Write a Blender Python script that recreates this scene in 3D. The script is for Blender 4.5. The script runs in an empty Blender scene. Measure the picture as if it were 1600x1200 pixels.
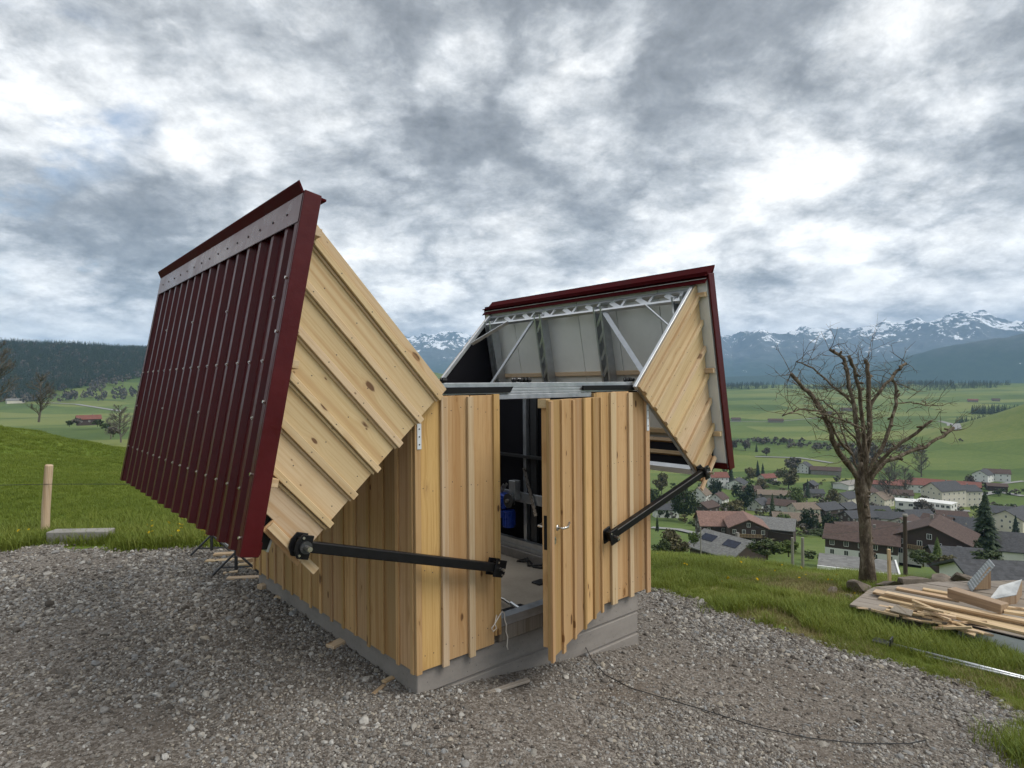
import bpy, bmesh, math, random
import numpy as np
from mathutils import Vector, Matrix

R = math.radians
rng = np.random.default_rng(7)
random.seed(7)
scene = bpy.context.scene
COL = scene.collection

# ------------------------------------------------------------------ camera
CAMZ = 2.23
FPX = 966.0                                   # focal length in photo pixels (photo 1600 wide)
ROLL = 0.0087
cam_d = bpy.data.cameras.new('camera')
cam_d.sensor_width = 36.0
cam_d.lens = FPX / 1600.0 * 36.0
cam_d.clip_start = 0.05
cam_d.clip_end = 60000.0
cam = bpy.data.objects.new('camera', cam_d)
COL.objects.link(cam)
cam.location = (0, 0, CAMZ)
cam.rotation_euler = (Matrix.Rotation(R(90), 3, 'X') @ Matrix.Rotation(-ROLL, 3, 'Z')).to_euler()
scene.camera = cam

# ------------------------------------------------------------------ light
SUN_EL, SUN_AZ = R(50), R(108)                # azimuth clockwise from +Y
sun_d = bpy.data.lights.new('sun', 'SUN')
sun_d.energy = 1.5
sun_d.angle = R(34)
sun_d.color = (1.0, 0.95, 0.88)
sun = bpy.data.objects.new('sun', sun_d)
COL.objects.link(sun)
sdir = Vector((math.sin(SUN_AZ) * math.cos(SUN_EL), math.cos(SUN_AZ) * math.cos(SUN_EL), math.sin(SUN_EL)))
sun.rotation_euler = sdir.to_track_quat('Z', 'Y').to_euler()

scene.view_settings.view_transform = 'Standard'
scene.view_settings.look = 'None'
scene.view_settings.exposure = 0.85
scene.view_settings.gamma = 1.0
scene.view_settings.use_curve_mapping = False
scene.cycles.volume_bounces = 1
scene.cycles.max_bounces = 6
scene.cycles.diffuse_bounces = 3
scene.cycles.use_denoising = True


# ------------------------------------------------------------------ node helpers
class NT:
    def __init__(self, tree):
        self.t = tree
        self.n = tree.nodes
        self.l = tree.links

    def node(self, typ, **kw):
        nd = self.n.new(typ)
        for k, v in kw.items():
            setattr(nd, k, v)
        return nd

    def put(self, sock, v):
        if isinstance(v, bpy.types.NodeSocket):
            self.l.new(v, sock)
        elif v is not None:
            if isinstance(v, (tuple, list)) and sock.type == 'RGBA' and len(v) == 3:
                v = (*v, 1)
            sock.default_value = v

    def math(self, op, a, b=None, c=None, clamp=False):
        nd = self.node('ShaderNodeMath', operation=op, use_clamp=clamp)
        for i, v in enumerate((a, b, c)):
            if v is not None:
                self.put(nd.inputs[i], v)
        return nd.outputs[0]

    def vmath(self, op, a, b=None, c=None, out=0):
        nd = self.node('ShaderNodeVectorMath', operation=op)
        for i, v in enumerate((a, b, c)):
            if v is not None:
                if op == 'SCALE' and i == 1:
                    self.put(nd.inputs[3], v)
                else:
                    self.put(nd.inputs[i], v)
        return nd.outputs[out]

    def sstep(self, x, a, b, c=0.0, d=1.0):
        nd = self.node('ShaderNodeMapRange', interpolation_type='SMOOTHSTEP')
        for i, v in enumerate((x, a, b, c, d)):
            self.put(nd.inputs[i], v)
        return nd.outputs[0]

    def mix(self, f, a, b, blend='MIX'):
        nd = self.node('ShaderNodeMix', data_type='RGBA', blend_type=blend)
        self.put(nd.inputs[0], f)
        self.put(nd.inputs[6], a)
        self.put(nd.inputs[7], b)
        return nd.outputs[2]

    def noise(self, vec, scale, detail=4.0, rough=0.5, dist=0.0, out=0):
        nd = self.node('ShaderNodeTexNoise')
        self.put(nd.inputs['Vector'], vec)
        self.put(nd.inputs['Scale'], scale)
        self.put(nd.inputs['Detail'], detail)
        self.put(nd.inputs['Roughness'], rough)
        self.put(nd.inputs['Distortion'], dist)
        return nd.outputs[out]

    def vor(self, vec, scale, feat='F1', rnd=1.0):
        nd = self.node('ShaderNodeTexVoronoi', feature=feat)
        self.put(nd.inputs['Vector'], vec)
        self.put(nd.inputs['Scale'], scale)
        self.put(nd.inputs['Randomness'], rnd)
        return nd

    def ramp(self, f, stops):
        nd = self.node('ShaderNodeValToRGB')
        cr = nd.color_ramp
        while len(cr.elements) < len(stops):
            cr.elements.new(0.5)
        for e, (p, c) in zip(cr.elements, stops):
            e.position = p
            e.color = (*c, 1) if len(c) == 3 else c
        self.put(nd.inputs[0], f)
        return nd.outputs[0]

    def xyz(self, v):
        nd = self.node('ShaderNodeSeparateXYZ')
        self.put(nd.inputs[0], v)
        return nd.outputs

    def comb(self, x, y, z):
        nd = self.node('ShaderNodeCombineXYZ')
        for i, v in enumerate((x, y, z)):
            self.put(nd.inputs[i], v)
        return nd.outputs[0]

    def bump(self, h, strength, dist):
        nd = self.node('ShaderNodeBump')
        self.put(nd.inputs['Height'], h)
        self.put(nd.inputs['Strength'], strength)
        self.put(nd.inputs['Distance'], dist)
        return nd.outputs[0]


def material(name, build):
    m = bpy.data.materials.new(name)
    m.use_nodes = True
    nt = NT(m.node_tree)
    b = m.node_tree.nodes['Principled BSDF']
    build(nt, b)
    return m


# ------------------------------------------------------------------ sky
world = bpy.data.worlds.new('World')
scene.world = world
world.use_nodes = True
wt = NT(world.node_tree)
bg = world.node_tree.nodes['Background']
sky = wt.node('ShaderNodeTexSky', sky_type='NISHITA', sun_disc=False, sun_elevation=SUN_EL, sun_rotation=SUN_AZ)
gen = wt.node('ShaderNodeTexCoord').outputs['Generated']
dx, dy, dz = wt.xyz(gen)
zz = wt.math('ADD', wt.math('MAXIMUM', dz, 0.0), 0.34)
plane = wt.comb(wt.math('DIVIDE', dx, zz), wt.math('DIVIDE', dy, zz), 0.0)
SK = wt.vmath('ADD', plane, (3.7, 11.3, 2.0))
warp = wt.noise(SK, 1.6, 4.0, 0.55, 0.0, 1)
SKw = wt.vmath('ADD', SK, wt.vmath('SCALE', wt.vmath('SUBTRACT', warp, (0.5, 0.5, 0.5)), 0.13))
n_big = wt.noise(SKw, 1.3, 3.0, 0.5)
n_mid = wt.noise(SKw, 3.6, 10.0, 0.60)
n_fin = wt.noise(wt.vmath('ADD', SKw, (7.0, 2.0, 5.0)), 13.0, 10.0, 0.70)
wob = wt.math('ADD', wt.math('MULTIPLY', wt.math('SUBTRACT', n_mid, 0.5), 0.12), wt.math('MULTIPLY', wt.math('SUBTRACT', n_big, 0.5), 0.10))


def wblob(d, k0, k1):
    v = Vector(d).normalized()
    dd = wt.math('ADD', wt.vmath('DOT_PRODUCT', gen, tuple(v), out=1), wob)
    return wt.sstep(dd, k0, k1)


def puffs(off, scale):
    nd = wt.node('ShaderNodeTexVoronoi', feature='F1')
    q = wt.vmath('ADD', SKw, wt.vmath('SCALE', wt.vmath('SUBTRACT', wt.noise(SKw, scale * 1.3, 5.0, 0.6, 0.0, 1), (0.5, 0.5, 0.5)), 0.9 / scale))
    wt.put(nd.inputs['Vector'], wt.vmath('ADD', q, off))
    wt.put(nd.inputs['Scale'], scale)
    wt.put(nd.inputs['Detail'], 2.0)
    wt.put(nd.inputs['Roughness'], 0.55)
    return wt.math('SUBTRACT', 1.0, nd.outputs['Distance'])


pf = puffs((1.0, 4.0, 0.0), 3.2)
t = wt.math('ADD', wt.math('MULTIPLY', n_big, 1.00), wt.math('ADD', wt.math('MULTIPLY', n_mid, 0.62), wt.math('MULTIPLY', n_fin, 0.34)))
t = wt.math('ADD', t, wt.math('MULTIPLY', pf, 0.55))
t = wt.math('SUBTRACT', t, 0.50)
t = wt.math('SUBTRACT', t, wt.math('MULTIPLY', wblob((0.02, 1, 0.62), 0.91, 0.995), 0.46))
t = wt.math('SUBTRACT', t, wt.math('MULTIPLY', wblob((-0.70, 1, 0.22), 0.94, 1.0), 0.05))
t = wt.math('ADD', t, wt.math('MULTIPLY', wblob((0.12, 1, 0.30), 0.93, 1.0), 0.12))
t = wt.math('ADD', t, wt.math('MULTIPLY', wt.sstep(dz, 0.26, 0.03), 0.17))
cloud = wt.ramp(t, [(0.0, (1.3, 1.4, 1.54)), (0.26, (2.1, 2.24, 2.42)), (0.44, (3.5, 3.66, 3.84)), (0.60, (5.2, 5.3, 5.38)), (0.84, (7.4, 7.4, 7.3))])
mot = wt.math('ADD', 0.38, wt.math('MULTIPLY', wt.math('ADD', wt.math('MULTIPLY', n_fin, 0.7), wt.math('MULTIPLY', n_mid, 0.3)), 1.2))
cloud = wt.vmath('SCALE', cloud, mot)
gap = wt.math('ADD', wt.math('MULTIPLY', wblob((-0.93, 1, 0.46), 0.945, 0.995), 0.21), wt.math('MULTIPLY', wt.sstep(n_mid, 0.60, 0.70), 0.0))
gmask = wt.sstep(wt.math('ADD', wt.math('SUBTRACT', 1.0, n_mid), gap), 0.68, 0.88)
blue = wt.mix(1.0, sky.outputs[0], (1.0, 1.0, 1.0), 'MULTIPLY')
skycol = wt.mix(gmask, cloud, blue)
wt.put(bg.inputs[0], skycol)
bg.inputs[1].default_value = 0.1

# ------------------------------------------------------------------ shared data
SHED = Vector((-0.714, 4.458, 0.15))
YAW = 0.7116
AX = Vector((math.cos(YAW), math.sin(YAW), 0))
BX = Vector((-math.sin(YAW), math.cos(YAW), 0))


def vnoise(x, y, seed=0):
    """smooth value noise, vectorised"""
    x = np.asarray(x, float)
    y = np.asarray(y, float)
    xi = np.floor(x).astype(np.int64)
    yi = np.floor(y).astype(np.int64)
    fx, fy = x - xi, y - yi
    fx = fx * fx * (3 - 2 * fx)
    fy = fy * fy * (3 - 2 * fy)

    def h(i, j):
        n = (i * 374761393 + j * 668265263 + seed * 982451653) & 0x7fffffff
        n = ((n ^ (n >> 13)) * 1274126177) & 0x7fffffff
        return ((n ^ (n >> 16)) & 0xffff) / 65535.0
    a = h(xi, yi) * (1 - fx) + h(xi + 1, yi) * fx
    b = h(xi, yi + 1) * (1 - fx) + h(xi + 1, yi + 1) * fx
    return a * (1 - fy) + b * fy


def fbm(x, y, oct=5, seed=0, gain=0.5, ridged=False):
    s, amp, tot = 0, 1.0, 0
    for o in range(oct):
        v = vnoise(x * 2 ** o, y * 2 ** o, seed + o)
        if ridged:
            v = 1 - np.abs(2 * v - 1)
        s = s + v * amp
        tot += amp
        amp *= gain
    return s / tot


def sm(x, a, b):
    t = np.clip((np.asarray(x, float) - a) / (b - a), 0, 1)
    return t * t * (3 - 2 * t)


RD = np.array([0, 10, 13, 17, 22, 40, 70, 110, 140, 190, 240, 330, 380, 440, 520, 580, 700, 900, 1300, 1900, 2600, 3000, 4000, 6500, 20000.])
RZ = np.array([0, -.9, -1.45, -2.45, -4.3, -10.5, -19.5, -30, -37.2, -47.7, -55.9, -67.5, -72, -74.7, -79.6, -81, -79.6, -76, -70, -49, -16.6, -10, -80, -60, -60.])
LD = np.array([0, 9, 15, 30, 45, 60, 80, 150, 450, 800, 1200, 1500, 1800, 2200, 2500, 3200, 20000.])
LZ = np.array([0, 0, -.1, -.3, -.2, -.7, -3.5, -14, -26, -36, -38, -20, 30, 112, 124, 80, -40.])
SW = AX.x * SHED.x + AX.y * SHED.y


def ground_z(x, y):
    x = np.asarray(x, float)
    y = np.asarray(y, float)
    d = np.hypot(x, y)
    th = np.degrees(np.arctan2(x, y))
    s = AX.x * x + AX.y * y - SW
    near = -0.045 - 0.142 * np.maximum(0, s - .1)
    rz = np.interp(d, RD, RZ)
    rz = rz + 72 * np.exp(-((x - 720) / 150) ** 2 - ((y - 720) / 130) ** 2)
    rz = rz - 7.0 * np.exp(-((x - 50) / 22) ** 2 - ((y - 55) / 30) ** 2)
    rz = rz + 24 * (fbm(x / 420, y / 420, 3, 3) - .5) * sm(d, 700, 1300) * (1 - sm(d, 2300, 3000))
    lz = np.interp(d, LD, LZ)
    lz = lz - 0.27 * np.clip(th + 40, -45, 25) * sm(d, 12, 55) * (1 - sm(d, 60, 300))
    lz = lz + 0.95 * (fbm(x / 7, y / 9, 4, 11) - .5) * sm(d, 11, 24) * (1 - sm(d, 80, 200))
    lz = lz + 0.22 * np.sin(2.2 * (lz * 2 + y * .30 + 1.3 * fbm(x / 6, y / 6, 2, 5))) * sm(d, 20, 34) * (1 - sm(d, 70, 120))
    lz = lz + 45 * (fbm(x / 500, y / 500, 4, 21) - .5) * sm(d, 1700, 2100)
    wgt = sm(th, -20, 5)
    far = lz * (1 - wgt) + rz * wgt
    back = sm(np.abs(th), 75, 120)
    far = far * (1 - back) + (-.004 * d) * back
    k = sm(d, 8.5, 13.5)
    near = near * (1 - .8 * back)
    return near * (1 - k) + far * k


def gz(x, y):
    return float(ground_z(x, y))


def pix_dir(px, py):
    xr, yr = (px - 800) / FPX, (600 - py) / FPX
    c, s = math.cos(ROLL), math.sin(ROLL)
    return Vector((xr * c + yr * s, 1.0, -xr * s + yr * c))


def on_ground(px, py, dmin=3.0):
    """the place where the land lies that the photograph shows at this pixel"""
    r = pix_dir(px, py)
    ts = np.geomspace(dmin, 6000, 1500)
    z = CAMZ + r.z * ts - ground_z(r.x * ts, ts)
    i = int(np.argmax(z < 0))
    if z[i] >= 0:
        i = len(ts) - 1
    if i > 0 and z[i - 1] > 0:
        f = z[i - 1] / (z[i - 1] - z[i])
        tt = ts[i - 1] + f * (ts[i] - ts[i - 1])
    else:
        tt = ts[i]
    return Vector((r.x * tt, tt, gz(r.x * tt, tt)))


# ------------------------------------------------------------------ mesh helpers
def link(name, me, mat=None, parent=None, mtx=None):
    o = bpy.data.objects.new(name, me)
    COL.objects.link(o)
    if mat is not None and me is not None and not me.materials:
        me.materials.append(mat)
    if parent is not None:
        o.parent = parent
    if mtx is not None:
        o.matrix_basis = mtx
    return o


def empty(name, parent=None, mtx=None):
    o = bpy.data.objects.new(name, None)
    o.empty_display_size = 0.1
    COL.objects.link(o)
    if parent is not None:
        o.parent = parent
    if mtx is not None:
        o.matrix_basis = mtx
    return o


def tag(o, label=None, cat=None, group=None, kind=None):
    if label:
        o['label'] = label
    if cat:
        o['category'] = cat
    if group:
        o['group'] = group
    if kind:
        o['kind'] = kind
    return o


def pydata(name, v, f, smooth=False):
    me = bpy.data.meshes.new(name)
    me.from_pydata([tuple(p) for p in v], [], f)
    me.update()
    if smooth:
        me.polygons.foreach_set('use_smooth', [True] * len(me.polygons))
    return me


class MB:
    """collects shapes for one mesh"""
    def __init__(self):
        self.v, self.f = [], []

    def add(self, v, f):
        k = len(self.v)
        self.v += [tuple(p) for p in v]
        self.f += [tuple(i + k for i in q) for q in f]
        return self

    def box(self, x0, x1, y0, y1, z0, z1, M=None):
        v = [Vector(p) for p in ((x0, y0, z0), (x1, y0, z0), (x1, y1, z0), (x0, y1, z0), (x0, y0, z1), (x1, y0, z1), (x1, y1, z1), (x0, y1, z1))]
        if M is not None:
            v = [M @ p for p in v]
        return self.add(v, [(0, 3, 2, 1), (4, 5, 6, 7), (0, 1, 5, 4), (1, 2, 6, 5), (2, 3, 7, 6), (3, 0, 4, 7)])

    def bar(self, p, q, w, h, upv=(0, 0, 1)):
        p, q = Vector(p), Vector(q)
        d = (q - p)
        L = d.length
        z = d.normalized()
        x = Vector(upv).cross(z)
        if x.length < 1e-4:
            x = Vector((1, 0, 0)).cross(z)
        x.normalize()
        y = z.cross(x)
        M = Matrix((x, y, z)).transposed().to_4x4()
        M.translation = p
        return self.box(-w / 2, w / 2, -h / 2, h / 2, 0, L, M)

    def tube(self, pts, rad, n=8, cap=True):
        pts = [Vector(p) for p in pts]
        rad = list(rad) if hasattr(rad, '__len__') else [rad] * len(pts)
        k = len(self.v)
        prev = None
        for i, p in enumerate(pts):
            d = (pts[min(i + 1, len(pts) - 1)] - pts[max(i - 1, 0)]).normalized()
            if prev is None:
                x = d.cross(Vector((0, 0, 1)))
                if x.length < 1e-3:
                    x = d.cross(Vector((1, 0, 0)))
            else:
                x = prev - d * prev.dot(d)
            x.normalize()
            prev = x
            y = d.cross(x)
            for j in range(n):
                a = 2 * math.pi * j / n
                self.v.append(tuple(p + (x * math.cos(a) + y * math.sin(a)) * rad[i]))
        for i in range(len(pts) - 1):
            for j in range(n):
                a, b = k + i * n + j, k + i * n + (j + 1) % n
                self.f.append((a, b, b + n, a + n))
        if cap:
            self.f.append(tuple(k + j for j in reversed(range(n))))
            e = k + (len(pts) - 1) * n
            self.f.append(tuple(e + j for j in range(n)))
        return self

    def prism(self, poly, y0, y1, M=None):
        """polygon in the x-z plane pushed from y0 to y1"""
        n = len(poly)
        v = [Vector((p[0], y0, p[1])) for p in poly] + [Vector((p[0], y1, p[1])) for p in poly]
        if M is not None:
            v = [M @ p for p in v]
        f = [tuple(range(n)), tuple(reversed(range(n, 2 * n)))]
        f += [(i, n + i, n + (i + 1) % n, (i + 1) % n) for i in range(n)]
        return self.add(v, f)

    def build(self, name, mat=None, parent=None, mtx=None, smooth=False, bevel=0.0):
        me = pydata(name, self.v, self.f, smooth)
        bm = bmesh.new()
        bm.from_mesh(me)
        bmesh.ops.recalc_face_normals(bm, faces=bm.faces)
        if bevel:
            bmesh.ops.bevel(bm, geom=list(bm.edges), offset=bevel, segments=1, affect='EDGES', profile=0.5)
        bm.to_mesh(me)
        bm.free()
        return link(name, me, mat, parent, mtx)


def frame(origin, x, y, z):
    M = Matrix((Vector(x), Vector(y), Vector(z))).transposed().to_4x4()
    M.translation = Vector(origin)
    return M


def board(name, mat, parent, p, q, w, t, side, bevel=0.002, ends=(0, 0)):
    """straight timber from p to q (grain along it); w across in the direction `side`, t thick"""
    p, q = Vector(p), Vector(q)
    z = (q - p).normalized()
    x = (Vector(side) - z * z.dot(Vector(side))).normalized()
    y = z.cross(x)
    L = (q - p).length
    return MB().box(-w / 2, w / 2, -t / 2, t / 2, 0, L).build(name, mat, parent, frame(p, x, y, z), bevel=bevel)


# ------------------------------------------------------------------ materials
def wood_mat(name, light, mid, dark, tone=0.12, knots=1.0, rough=0.62):
    def b(nt, bs):
        tc = nt.node('ShaderNodeTexCoord').outputs['Object']
        oi = nt.node('ShaderNodeObjectInfo')
        rnd = oi.outputs['Random']
        off = nt.comb(nt.math('MULTIPLY', rnd, 37.0), nt.math('MULTIPLY', rnd, 11.0), nt.math('MULTIPLY', rnd, 53.0))
        x, y, z = nt.xyz(tc)
        # knots
        kv = nt.vmath('ADD', nt.comb(nt.math('MULTIPLY', x, 7.5), nt.math('MULTIPLY', y, 1.5), nt.math('MULTIPLY', z, 3.1)), off)
        kn = nt.vor(kv, 1.0)
        sel = nt.sstep(nt.xyz(kn.outputs['Color'])[0], 0.40, 0.46)
        kd = nt.math('DIVIDE', nt.math('ADD', kn.outputs['Distance'], nt.math('MULTIPLY', nt.math('SUBTRACT', nt.noise(kv, 5.0, 2.0, 0.5), 0.5), 0.09)), nt.math('ADD', 0.55, nt.math('MULTIPLY', nt.xyz(kn.outputs['Color'])[2], 0.75)))
        swirl = nt.math('MULTIPLY', nt.sstep(kd, 0.42, 0.05), sel)
        core = nt.math('MULTIPLY', nt.sstep(kd, 0.135, 0.085), sel)
        halo = nt.math('MULTIPLY', nt.sstep(kd, 0.30, 0.08), sel)
        # grain
        xs = nt.math('ADD', x, nt.math('MULTIPLY', swirl, 0.022))
        gv = nt.vmath('ADD', nt.comb(nt.math('MULTIPLY', xs, 22.0), nt.math('MULTIPLY', y, 22.0), nt.math('MULTIPLY', z, 0.9)), off)
        warp_ = nt.noise(gv, 0.35, 3.0, 0.5)
        g1 = nt.noise(nt.vmath('ADD', gv, nt.comb(nt.math('MULTIPLY', warp_, 5.0), 0.0, 0.0)), 1.5, 5.0, 0.62)
        rings = nt.math('SINE', nt.math('ADD', nt.math('MULTIPLY', xs, 190.0), nt.math('MULTIPLY', nt.noise(gv, 0.22, 2.0, 0.4), 42.0)))
        fine = nt.noise(nt.comb(nt.math('MULTIPLY', x, 400.0), nt.math('MULTIPLY', y, 400.0), nt.math('MULTIPLY', z, 9.0)), 1.0, 3.0, 0.6)
        v = nt.math('ADD', nt.math('MULTIPLY', g1, 0.75), nt.math('ADD', nt.math('MULTIPLY', rings, 0.07), nt.math('MULTIPLY', fine, 0.22)))
        c = nt.ramp(v, [(0.28, mid), (0.52, light), (0.72, mid)])
        # per-board tone
        hsv = nt.node('ShaderNodeHueSaturation')
        nt.put(hsv.inputs['Color'], c)
        rr = nt.math('FRACT', nt.math('MULTIPLY', rnd, 91.7))
        nt.put(hsv.inputs['Value'], nt.math('ADD', 1.0 - tone, nt.math('MULTIPLY', rnd, 2 * tone)))
        nt.put(hsv.inputs['Saturation'], nt.math('ADD', 0.90, nt.math('MULTIPLY', rr, 0.15)))
        nt.put(hsv.inputs['Hue'], nt.math('ADD', 0.492, nt.math('MULTIPLY', rr, 0.014)))
        c = hsv.outputs[0]
        c = nt.mix(nt.math('MULTIPLY', halo, 0.45 * knots), c, mid)
        c = nt.mix(nt.math('MULTIPLY', core, 0.92 * knots), c, dark)
        hw_ = nt.noise(nt.vmath('ADD', nt.comb(nt.math('MULTIPLY', xs, 16.0), y, nt.math('MULTIPLY', z, 0.35)), off), 1.0, 3.0, 0.55)
        c = nt.mix(nt.sstep(hw_, 0.50, 0.66, 0.0, 0.55), c, tuple(k_ * q_ for k_, q_ in zip(mid, (0.86, 0.74, 0.62))))
        pin = nt.vor(nt.vmath('ADD', nt.comb(nt.math('MULTIPLY', x, 15.0), nt.math('MULTIPLY', y, 2.0), nt.math('MULTIPLY', z, 8.5)), off), 1.0)
        psel = nt.sstep(nt.xyz(pin.outputs['Color'])[1], 0.80, 0.82)
        c = nt.mix(nt.math('MULTIPLY', nt.math('MULTIPLY', nt.sstep(pin.outputs['Distance'], 0.11, 0.06), psel), 0.75 * knots), c, dark)
        blot = nt.noise(nt.vmath('ADD', tc, off), 3.0, 4.0, 0.55)
        c = nt.mix(nt.sstep(blot, 0.55, 0.75, 0.0, 0.30), c, mid)
        nt.put(bs.inputs['Base Color'], c)
        bs.inputs['Roughness'].default_value = rough
        bs.inputs['Specular IOR Level'].default_value = 0.3
        nt.put(bs.inputs['Normal'], nt.bump(v, 0.25, 0.002))
    return material(name, b)


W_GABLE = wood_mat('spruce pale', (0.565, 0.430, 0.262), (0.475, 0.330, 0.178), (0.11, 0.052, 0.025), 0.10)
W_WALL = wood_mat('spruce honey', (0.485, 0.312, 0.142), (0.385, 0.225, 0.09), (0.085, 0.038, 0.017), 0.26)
W_RAW = wood_mat('sawn spruce', (0.56, 0.43, 0.275), (0.47, 0.33, 0.185), (0.16, 0.08, 0.03), 0.14)
W_POST = wood_mat('planed post', (0.50, 0.38, 0.27), (0.40, 0.28, 0.18), (0.16, 0.09, 0.05), 0.1)
W_OLD = wood_mat('weathered board', (0.28, 0.245, 0.205), (0.19, 0.165, 0.135), (0.07, 0.055, 0.045), 0.15, 0.5, 0.85)
W_BEAM = wood_mat('old brown beam', (0.40, 0.29, 0.18), (0.26, 0.175, 0.105), (0.09, 0.05, 0.025), 0.1)
W_DARK = wood_mat('dark stained timber', (0.06, 0.045, 0.035), (0.04, 0.03, 0.024), (0.02, 0.014, 0.01), 0.1, 0.2)


def simple(name, col, rough=0.6, metal=0.0, nscale=8.0, namt=0.15, bumpd=0.0, spec=0.5, stretch=None):
    def b(nt, bs):
        tc = nt.node('ShaderNodeTexCoord').outputs['Object']
        if stretch:
            tc = nt.vmath('MULTIPLY', tc, stretch)
        n = nt.noise(tc, nscale, 6.0, 0.6)
        n2 = nt.noise(tc, nscale * 6.3, 4.0, 0.6)
        nn = nt.math('ADD', nt.math('MULTIPLY', n, 0.7), nt.math('MULTIPLY', n2, 0.3))
        dk = tuple(c * (1 - namt) for c in col)
        lt = tuple(min(1, c * (1 + namt)) for c in col)
        nt.put(bs.inputs['Base Color'], nt.ramp(nn, [(0.32, dk), (0.68, lt)]))
        nt.put(bs.inputs['Roughness'], nt.sstep(nn, 0.3, 0.7, max(0.05, rough - 0.08), min(1, rough + 0.08)))
        bs.inputs['Metallic'].default_value = metal
        bs.inputs['Specular IOR Level'].default_value = spec
        if bumpd:
            nt.put(bs.inputs['Normal'], nt.bump(nn, 0.5, bumpd))
    return material(name, b)


M_RED = simple('oxide red coated steel', (0.062, 0.0030, 0.0050), 0.40, 0.0, 2.5, 0.16, 0.012, spec=0.26)
M_REDG = simple('oxide red glossy flashing', (0.075, 0.008, 0.011), 0.30, 0.0, 2.5, 0.12, spec=0.5)
M_REDM = simple('matt red flashing', (0.055, 0.0030, 0.0045), 0.7, 0.0, 2.5, 0.16, spec=0.08)
M_GALV = simple('galvanised steel', (0.44, 0.46, 0.48), 0.42, 0.85, 14.0, 0.16)
M_ALU = simple('bright zinc steel', (0.68, 0.70, 0.72), 0.38, 0.8, 9.0, 0.1)
M_BLACK = simple('black powder coat', (0.006, 0.006, 0.007), 0.45, 0.0, 20, 0.2, spec=0.25)
M_MEMB = simple('black facade membrane', (0.008, 0.008, 0.011), 0.75, 0.0, 3.0, 0.4, 0.01, spec=0.15, stretch=(1, 1, .25))
M_WPANEL = simple('off white sandwich panel', (0.66, 0.67, 0.64), 0.45, 0.0, 2.0, 0.06)
M_WHITE = simple('white coated metal', (0.62, 0.66, 0.70), 0.45, 0.0, 4.0, 0.1)
M_ZINC = simple('dull zinc sheet', (0.33, 0.345, 0.35), 0.5, 0.3, 6.0, 0.25)
M_BLUE = simple('blue motor enamel', (0.012, 0.045, 0.28), 0.32, 0.0, 20, 0.25)
M_STEEL = simple('brushed steel', (0.55, 0.53, 0.50), 0.3, 0.95, 30, 0.1)
M_DSTEEL = simple('dark steel', (0.07, 0.072, 0.075), 0.45, 0.7, 30, 0.2)
M_STRING = simple('white string', (0.62, 0.57, 0.50), 0.9)
M_RUBBER = simple('black cable rubber', (0.018, 0.018, 0.018), 0.6)


def concrete(name, col, scale=1.0):
    def b(nt, bs):
        tc = nt.node('ShaderNodeTexCoord').outputs['Object']
        n = nt.noise(tc, 2.2 * scale, 6, 0.62)
        n2 = nt.noise(tc, 38 * scale, 4, 0.65)
        st = nt.noise(nt.vmath('MULTIPLY', tc, (1, 1, 7)), 1.6 * scale, 4, 0.6)
        v = nt.math('ADD', nt.math('MULTIPLY', n, 0.5), nt.math('ADD', nt.math('MULTIPLY', n2, 0.22), nt.math('MULTIPLY', st, 0.28)))
        c = nt.ramp(v, [(0.3, tuple(k * .68 for k in col)), (0.5, col), (0.72, tuple(k * 1.22 for k in col))])
        pit = nt.vor(tc, 26 * scale)
        hole = nt.math('MULTIPLY', nt.sstep(pit.outputs['Distance'], 0.16, 0.08), nt.sstep(nt.xyz(pit.outputs['Color'])[1], 0.86, 0.88))
        c = nt.mix(nt.math('MULTIPLY', hole, 0.6), c, tuple(k * .3 for k in col))
        nt.put(bs.inputs['Base Color'], c)
        bs.inputs['Roughness'].default_value = 0.88
        bs.inputs['Specular IOR Level'].default_value = 0.25
        nt.put(bs.inputs['Normal'], nt.bump(nt.math('SUBTRACT', v, nt.math('MULTIPLY', hole, 0.5)), 0.5, 0.004))
    return material(name, b)


M_CONC = concrete('cast concrete', (0.25, 0.228, 0.206))
M_FLOOR = concrete('dusty concrete floor', (0.36, 0.31, 0.25))
M_BLOCK = concrete('old concrete block', (0.26, 0.25, 0.23), 2.0)


def gravel_mat():
    def b(nt, bs):
        g = nt.node('ShaderNodeNewGeometry').outputs['Position']
        v1 = nt.vor(g, 46)
        v2 = nt.vor(g, 105)
        big = nt.noise(g, 0.55, 4, 0.6)
        med = nt.noise(g, 3.0, 5, 0.6)
        r = nt.math('ADD', nt.math('MULTIPLY', nt.xyz(v1.outputs['Color'])[0], 0.6), nt.math('MULTIPLY', nt.xyz(v2.outputs['Color'])[1], 0.4))
        c = nt.ramp(r, [(0.1, (0.075, 0.062, 0.051)), (0.5, (0.155, 0.135, 0.115)), (0.9, (0.29, 0.268, 0.243))])
        dirt = nt.math('MULTIPLY', nt.sstep(big, 0.42, 0.62), nt.sstep(med, 0.35, 0.65))
        c = nt.mix(nt.math('MULTIPLY', dirt, 0.75), c, (0.115, 0.095, 0.077))
        nt.put(bs.inputs['Base Color'], c)
        bs.inputs['Roughness'].default_value = 0.92
        bs.inputs['Specular IOR Level'].default_value = 0.2
        h = nt.math('SUBTRACT', 1.0, nt.math('ADD', nt.math('MULTIPLY', v1.outputs['Distance'], 0.7), nt.math('MULTIPLY', v2.outputs['Distance'], 0.35)))
        nt.put(bs.inputs['Normal'], nt.bump(h, 0.9, 0.012))
    return material('gravel ground', b)


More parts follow.
